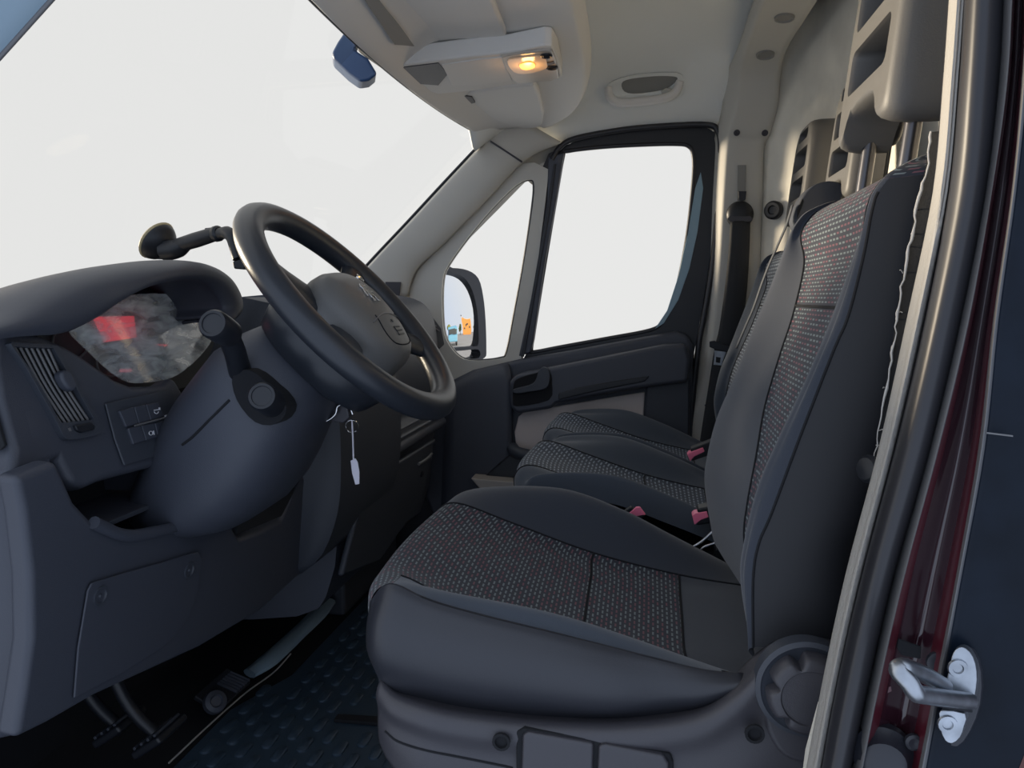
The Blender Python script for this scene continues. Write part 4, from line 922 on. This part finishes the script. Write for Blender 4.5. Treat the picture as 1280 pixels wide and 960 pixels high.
# ================================================================ FLOOR MAT, PEDALS
fm = thing('floor_mat', 'black rubber floor mat with raised oblong studs in the footwell', 'floor mat', (-.5, 1.4, 0))
slab('mat_sheet', [V(p) for p in ((-.77, .78, 0), (-.775, 1.30, 0), (-.72, 1.45, 0), (-.715, 2.10, 0), (-.10, 2.10, 0), (-.10, .78, 0))], (0, 0, .010), m_mat, fm, bevel=.003)
slab('mat_crease_shadow', [V(p) for p in ((-.56, 1.29, .010), (-.56, 1.31, .010), (-.20, 1.335, .010), (-.20, 1.295, .010))], (0, 0, .007), m_deep, fm, bevel=.002)  # raised crease, with the shadow band across the mat painted black
def stud_mesh():
    o = []; bm = bmesh.new(); rings = []
    for r, h in ((1.0, 0), (.95, .0035), (.75, .0045)):
        rings.append([bm.verts.new((x*r, y*(1-(1-r)*.4), h)) for x, y in rrect(.019, .044, .0085, 3)])
    n = len(rings[0])
    for a in range(2):
        for k in range(n): bm.faces.new((rings[a][k], rings[a][(k+1) % n], rings[a+1][(k+1) % n], rings[a+1][k]))
    bm.faces.new(rings[2]); me = bpy.data.meshes.new('stud'); bm.to_mesh(me); bm.free(); return me
sm = stud_mesh(); sm.materials.append(m_mat); sm.polygons.foreach_set('use_smooth', [True]*len(sm.polygons)); sm.set_sharp_from_angle(angle=math.radians(50))
cnt = 0
for i in range(20):
    x = -.745+i*.033
    for j in range(22):
        y = .98+j*.066+(.033 if i % 2 else 0)
        if y > 2.05 or x > -.18 or (x < -.70 and y > 1.40) or (abs(y-1.31) < .035 and x > -.57): continue
        if cnt >= 295: continue
        so = bpy.data.objects.new('stud', sm); COL.objects.link(so); so.location = (x+.5, y-1.4, .0098); so.parent = fm; cnt += 1
# pale wire along the mat edge and blue grey strip at the centre tunnel
wi = tube('thin_wire', [V((-.785, 1.12, .012)), V((-.782, 1.25, .012)), V((-.775, 1.36, .012)), V((-.76, 1.45, .012)), V((-.755, 1.52, .02))], .0016, mat('pale wire', (.42, .40, .38), .5), None, 6)
tag(wi, 'thin pale wire lying along the front edge of the rubber mat', 'wire')
fs_ = tube('footwell_strip', [PZ(312, 842, .03), PZ(335, 826, .035), PZ(370, 794, .04), PZ(395, 770, .045), PZ(410, 752, .05)], [.018, .024, .022, .023, .020], m_strip, None, 10, 6, flat=.5)
tag(fs_, 'blue grey curved plastic trim strip at the front edge of the mat', 'trim strip')
st = box('floor_step', (-.80, 1.98, .06), (.14, .42, .12), m_dash2, bevel=.01); struct(st, 'dark step of the floor tunnel ahead of the mat', 'step')
lathe_c = PZ(268, 878, .05)
def pedal(label, c, w_, h, grp):
    o = thing('pedal', label, 'pedal', c)
    rot = Matrix.Rotation(math.radians(-35), 3, 'Y')
    box('pedal_pad', c, (h, w_, .014), m_black, o, rot, bevel=.005)
    for k in range(4): box('pad_rib', V(c)+rot @ V((-h*.36+k*h*.24, 0, .009)), (h*.08, w_*.85, .005), m_dash2, o, rot, bevel=.001)
    tube('pedal_arm', [V(c)+rot @ V((0, 0, -.01)), V(c)+V((-.06, 0, .06)), V(c)+V((-.12, .0, .22))], .010, m_black, o, 8)
pedal('dark clutch pedal deepest in the lower left corner', PZ(150, 908, .11), .07, .06, None)
pedal('dark ribbed brake pedal beside the thin pale wire', PZ(200, 920, .11), .075, .06, None)
ac = thing('accelerator_pedal', 'dark ribbed accelerator pedal ending at the blue grey strip', 'pedal', PZ(292, 855, .04))
a, b = PZ(262, 884, .03), PZ(302, 848, .05); d = b-a
for k in range(6):
    t = .55+k*.08; c = a+d*t; tube('pedal_rib', [c+V((-.02, 0, .014)), c+V((.02, 0, .0))], .003, m_dash, ac, 6)
slab('pedal_plate', [a+V((-.03, 0, .02)), b+V((-.03, 0, .02)), b+V((.02, 0, -.005)), a+V((.02, 0, -.005))], (-.004, 0, -.008), m_black, ac, bevel=.002)
lathe('pivot_boss', PZ(268, 878, .04), (.6, -.5, .5), ((0, .022), (.012, .020), (.016, .012), (.012, .009), (.012, 0)), m_dash, ac, 18)

# ================================================================ NEAR DOOR OPENING
nj = sroot('trim_5', 'black rubber door seal with a pale ribbed lip along the open driver door frame', 'door seal', (.16, .56, .5))
HY = [-40, 100, 240, 400, 560, 720, 860, 1010]
XS = {  # boundary x at each height
 'a': [1193, 1183, 1170, 1137, 1102, 1060, 1030, 1002],
 'b': [1205, 1195, 1182, 1152, 1115, 1074, 1043, 1016],
 'c': [1210, 1201, 1188, 1158, 1121, 1079, 1047, 1020],
 'd': [1232, 1224, 1212, 1180, 1143, 1098, 1066, 1036],
 'e': [1254, 1246, 1230, 1198, 1160, 1113, 1081, 1050],
 'f': [1262, 1254, 1236, 1206, 1168, 1126, 1094, 1064],
 'g': [1268, 1260, 1240, 1212, 1174, 1131, 1099, 1069],
 'h': [1285, 1277, 1264, 1241, 1223, 1195, 1168, 1138],
 'i': [1291, 1284, 1270, 1248, 1231, 1202, 1176, 1148],
 'j': [1420, 1410, 1400, 1380, 1360, 1335, 1310, 1255]}
for k_ in XS: XS[k_] = [XS[k_][0]+(XS[k_][0]-XS[k_][1])/140*420]+XS[k_]+[XS[k_][-1]+(XS[k_][-1]-XS[k_][-2])/150*350]
HY = [-460]+HY+[1360]
def col_(k, Y): return [P(x, y, Y) for x, y in zip(XS[k], HY)]
def strip(name, cols, m, nu=5, solid=0): return gmesh(name, net([list(r) for r in zip(*cols)], nu, 5), m, nj, solid=solid)
strip('seal_lip', [[p+V((.02, .03, 0)) for p in col_('a', .62)], col_('a', .605), [p+V((.003, -.006, 0)) for p in col_('a', .590)], [a.lerp(b, .5)+V((0, -.006, 0)) for a, b in zip(col_('a', .585), col_('b', .585))], col_('b', .590), [p+V((.002, .012, 0)) for p in col_('b', .6)]], m_lip, solid=.002)
strip('seal_bulb', [[p+V((0, .02, 0)) for p in col_('b', .596)], col_('c', .584), [a.lerp(b, .25) for a, b in zip(col_('c', .566), col_('d', .566))], col_('d', .556), col_('e', .572), [p+V((0, .03, 0)) for p in col_('e', .60)]], m_rub, solid=.002)
strip('seal_gap', [[p+V((-.02, .02, 0)) for p in col_('e', .615)], col_('f', .61), [p+V((.01, .01, 0)) for p in col_('f', .605)]], m_deep)
jb = sroot('wall_left', 'dark glossy painted door jamb with a burgundy channel and painted red reflection lines beside the seal', 'door jamb', (.2, .54, .5))
def strip2(name, cols, m, nu=4, solid=0): return gmesh(name, net([list(r) for r in zip(*cols)], nu, 5), m, jb, solid=solid)
strip2('sealant_bead', [[p+V((-.004, .02, 0)) for p in col_('f', .58)], col_('f', .556), col_('g', .554), [p+V((.002, .01, 0)) for p in col_('g', .556)]], m_edge)
def between(k, l, t, Y): return [a.lerp(b, t) for a, b in zip(col_(k, Y), col_(l, Y))]
strip2('red_reflection', [between('g', 'h', 0, .556), between('g', 'h', .06, .560), between('g', 'h', .14, .566)], m_red)
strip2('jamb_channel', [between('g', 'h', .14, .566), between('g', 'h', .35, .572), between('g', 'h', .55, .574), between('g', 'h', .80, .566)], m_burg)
strip2('red_reflection', [between('g', 'h', .80, .566), between('g', 'h', .92, .556), between('g', 'h', 1, .550)], m_red)
strip2('sealant_bead', [col_('h', .550), between('h', 'i', .5, .543), col_('i', .546)], m_edge)
strip2('jamb_face', [col_('i', .546), between('i', 'j', .06, .548), between('i', 'j', .5, .545), between('i', 'j', .95, .542), between('i', 'j', 1, .541)], m_paint)
strip2('red_reflection', [between('i', 'j', 1, .541), [p+V((.006, -.006, 0)) for p in col_('j', .541)], [p+V((.02, -.004, 0)) for p in col_('j', .54)]], m_red)
strip2('outer_skin', [[p+V((.02, -.004, 0)) for p in col_('j', .54)], [p+V((.04, -.012, 0)) for p in col_('j', .54)], [p+V((.4, -.03, 0)) for p in col_('j', .54)]], m_paint)
# dark backing so no daylight leaks behind the jamb
strip2('jamb_backing', [[p+V((.03, .045, 0)) for p in col_('a', .62)], [p+V((.1, .05, 0)) for p in col_('h', .6)], [p+V((.3, .03, 0)) for p in col_('j', .56)]], m_shell)
slab('painted_sill_edge', [P(x, y, .63) for x, y in ((1024, 880), (1030, 900), (1016, 960), (1006, 1000), (1000, 1000), (1008, 940))], (0, .004, 0), m_cream, jb, bevel=0)
# jamb details: access plug, latch pocket, bumper
slab('jamb_slot', [P(x, y, .566) for x, y in ((1122, 797), (1151, 807), (1150, 823), (1126, 818), (1120, 808))], (0, -.002, 0), m_deep, jb, bevel=.001)
lathe('jamb_screw', P(1172, 827, .56), (0, -1, 0), ((0, .008), (.003, .008), (.004, .005), (.003, 0)), m_shell, jb, 14)
lathe('rubber_buffer', P(1102, 936, .572), (-.2, -1, 0), ((0, .021), (.008, .021), (.012, .017), (.020, .015), (.023, .010), (.023, 0)), m_shell, jb, 24)
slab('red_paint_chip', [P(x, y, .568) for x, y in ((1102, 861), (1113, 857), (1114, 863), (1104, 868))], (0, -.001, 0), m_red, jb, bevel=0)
lathe('jamb_screw', P(1141, 926, .56), (0, -1, 0), ((0, .006), (.003, .006), (.004, .004), (.003, 0)), m_shell, jb, 14)
slab('fibre_mark', [P(x, y, .540) for x, y in ((1233, 540), (1266, 544), (1266, 546), (1233, 542))], (0, -.0004, 0), m_edge, jb, bevel=0)

# striker
sk_ = thing('door_striker', 'zinc plated steel door striker bolted to the dark door jamb', 'striker', P(1185, 860, .53))
YS = .532
def sp(x, y, d=0): return P(x, y, YS-d)
up_ = cr2([(1186, 838), (1189, 822), (1194, 812), (1202, 809), (1212, 815), (1219, 830), (1221, 850), (1218, 872), (1214, 881), (1188, 876), (1180, 862)], 2)
uplate = slab('upper_plate', [sp(*q) for q in up_], (.004, .006, 0), m_zinc, sk_, bevel=.0012)
lo_ = cr2([(1176, 888), (1206, 892), (1205, 908), (1200, 922), (1190, 930), (1181, 926), (1175, 912), (1174, 898)], 2)
slab('lower_plate', [sp(*q) for q in lo_], (.004, .006, 0), m_zinc, sk_, bevel=.0012)
for q in ((1197, 835), (1184, 905)):
    lathe('plate_screw', sp(*q, 0), (0, -1, 0), ((0, .0065), (.0015, .006), (.0015, .0035), (.0003, .003), (.0003, 0)), m_zinc, uplate, 16)
tube('striker_loop', [sp(1212, 876, .002), sp(1185, 873, .02), sp(1150, 868, .046), sp(1143, 864, .052), sp(1136, 853, .054), sp(1124, 840, .052), sp(1124, 835, .050), sp(1132, 834, .046), sp(1155, 843, .026), sp(1180, 858, .004)], .0056, m_zinc, sk_, 10, 5)
slab('loop_guard', [sp(1150, 871, .047), sp(1185, 876, .02), sp(1216, 880, .001), sp(1216, 892, .001), sp(1185, 887, .02), sp(1149, 880, .047)], (0, .004, 0), m_black, sk_, bevel=.001)
slab('striker_shim', [sp(*q, -.005) for q in cr2([(1190, 840), (1200, 812), (1216, 814), (1226, 840), (1225, 880), (1212, 915), (1196, 934), (1184, 920)], 2)], (.003, .004, 0), m_shell, sk_, bevel=.001)

# ================================================================ STREET BEHIND, seen only in the door mirror
rd = mat('pale dry road', (.50, .46, .42), .9, var=.1, vscale=.3)
gz = -.42
road = mk('road', [V((4, 1.0, gz)), V((160, 1.0, gz)), V((160, 150, gz)), V((4, 8, gz))], [(0, 1, 2, 3)], rd); struct(road, 'pale road behind the van, seen in the door mirror', 'road')
def mirror_pt(px, py, dist):
    p = mirror_hit(px, py); di = (p-C_).normalized(); n = (p-OM).normalized(); r = di-n*2*di.dot(n); return p+r*dist
def ground_at(px, py):
    p = mirror_pt(px, py, 0); r = mirror_pt(px, py, 1)-p; return (gz-p.z)/min(r.z, -.01)
db = ground_at(584, 418)
b0 = mirror_pt(584, 410, db)
wdt = (mirror_pt(579, 410, db)-mirror_pt(589, 410, db)).length
fw = (mirror_pt(584, 410, db)-mirror_pt(584, 410, db-5)); fw.z = 0; fw.normalize(); rt = V((-fw.y, fw.x, 0)).normalized(); RM = Matrix((fw, rt, V((0, 0, 1)))).transposed()
bd = thing('building', 'orange flat roofed building reflected in the door mirror', 'building', V((b0.x, b0.y, gz)))
zt = mirror_pt(584, 400, db).z
box('orange_wall', V((b0.x, b0.y, (gz+zt)/2)), (6, wdt, zt-gz), mat('orange render', (.60, .27, .07), .8), bd, RM, bevel=0)
box('flat_roof', V((b0.x, b0.y, zt+.1)), (6.2, wdt*1.08, .25), mat('pale roof edge', (.6, .5, .4), .8), bd, RM, bevel=0)
for k in range(3): box('window', V((b0.x, b0.y, gz+(zt-gz)*(.45+.2*(k % 2))))-fw*3.02+rt*(k-1)*wdt*.28, (.1, wdt*.16, (zt-gz)*.12), m_dial, bd, RM, bevel=0)
dv = ground_at(566, 431)
vh = mirror_pt(566, 418, dv); vz = mirror_pt(566, 408, dv).z
vw = (mirror_pt(560.5, 418, dv)-mirror_pt(572, 418, dv)).length
van = thing('van', 'blue van parked behind, reflected in the door mirror', 'van', V((vh.x, vh.y, gz)))
fw = (mirror_pt(566, 418, dv)-mirror_pt(566, 418, dv-3)); fw.z = 0; fw.normalize(); rt = V((-fw.y, fw.x, 0)).normalized(); RM = Matrix((fw, rt, V((0, 0, 1)))).transposed()
mvb = mat('blue van paint', (.13, .33, .50), .4)
hv = vz-gz; print('mirror scene', db, dv, vw, hv, wdt, zt)
box('van_body', V((vh.x, vh.y, gz+.3*hv+.35*hv))+fw*1.2, (2.6, vw, hv*.72), mvb, van, RM, bevel=.12)
box('van_bonnet', V((vh.x, vh.y, gz+.38*hv))-fw*.4, (1.0, vw*.96, hv*.36), mvb, van, RM, bevel=.1)
box('windscreen', V((vh.x, vh.y, gz+.72*hv))-fw*.12, (.08, vw*.86, hv*.30), m_dial, van, RM, bevel=.02)
for s in (-1, 1):
    for f in (-.4, 1.8): lathe('wheel', V((vh.x, vh.y, gz+.16*hv))+rt*s*vw*.42+fw*f, rt, ((-.12, 0), (-.12, .16*hv), (.12, .16*hv), (.12, 0)), m_black, van, 16)
for k, (px, dist, s) in enumerate(((561, db*1.1, 1), (575, db*1.15, 1.1), (593, db*1.05, .8))):
    c = mirror_pt(px, 409, dist); o = thing('tree', ('olive tree left of the blue van, reflected in the door mirror', 'olive tree between van and orange building, reflected in the door mirror', 'small olive tree right of the orange building, reflected in the door mirror')[k], 'tree', V((c.x, c.y, gz)))
    tube('trunk', [V((c.x, c.y, gz)), V((c.x, c.y, c.z))], .3, mat('bark', (.2, .14, .09), .9), o, 8)
    bm = bmesh.new(); bmesh.ops.create_icosphere(bm, subdivisions=3, radius=1.6*s)
    for v in bm.verts: v.co *= 1+random.uniform(-.25, .25)
    for v in bm.verts: v.co += c-V((0, 0, .3))
    me = bpy.data.meshes.new('crown'); bm.to_mesh(me); bm.free(); link('crown', me, mat('olive foliage', (.18, .20, .05), .9), o)
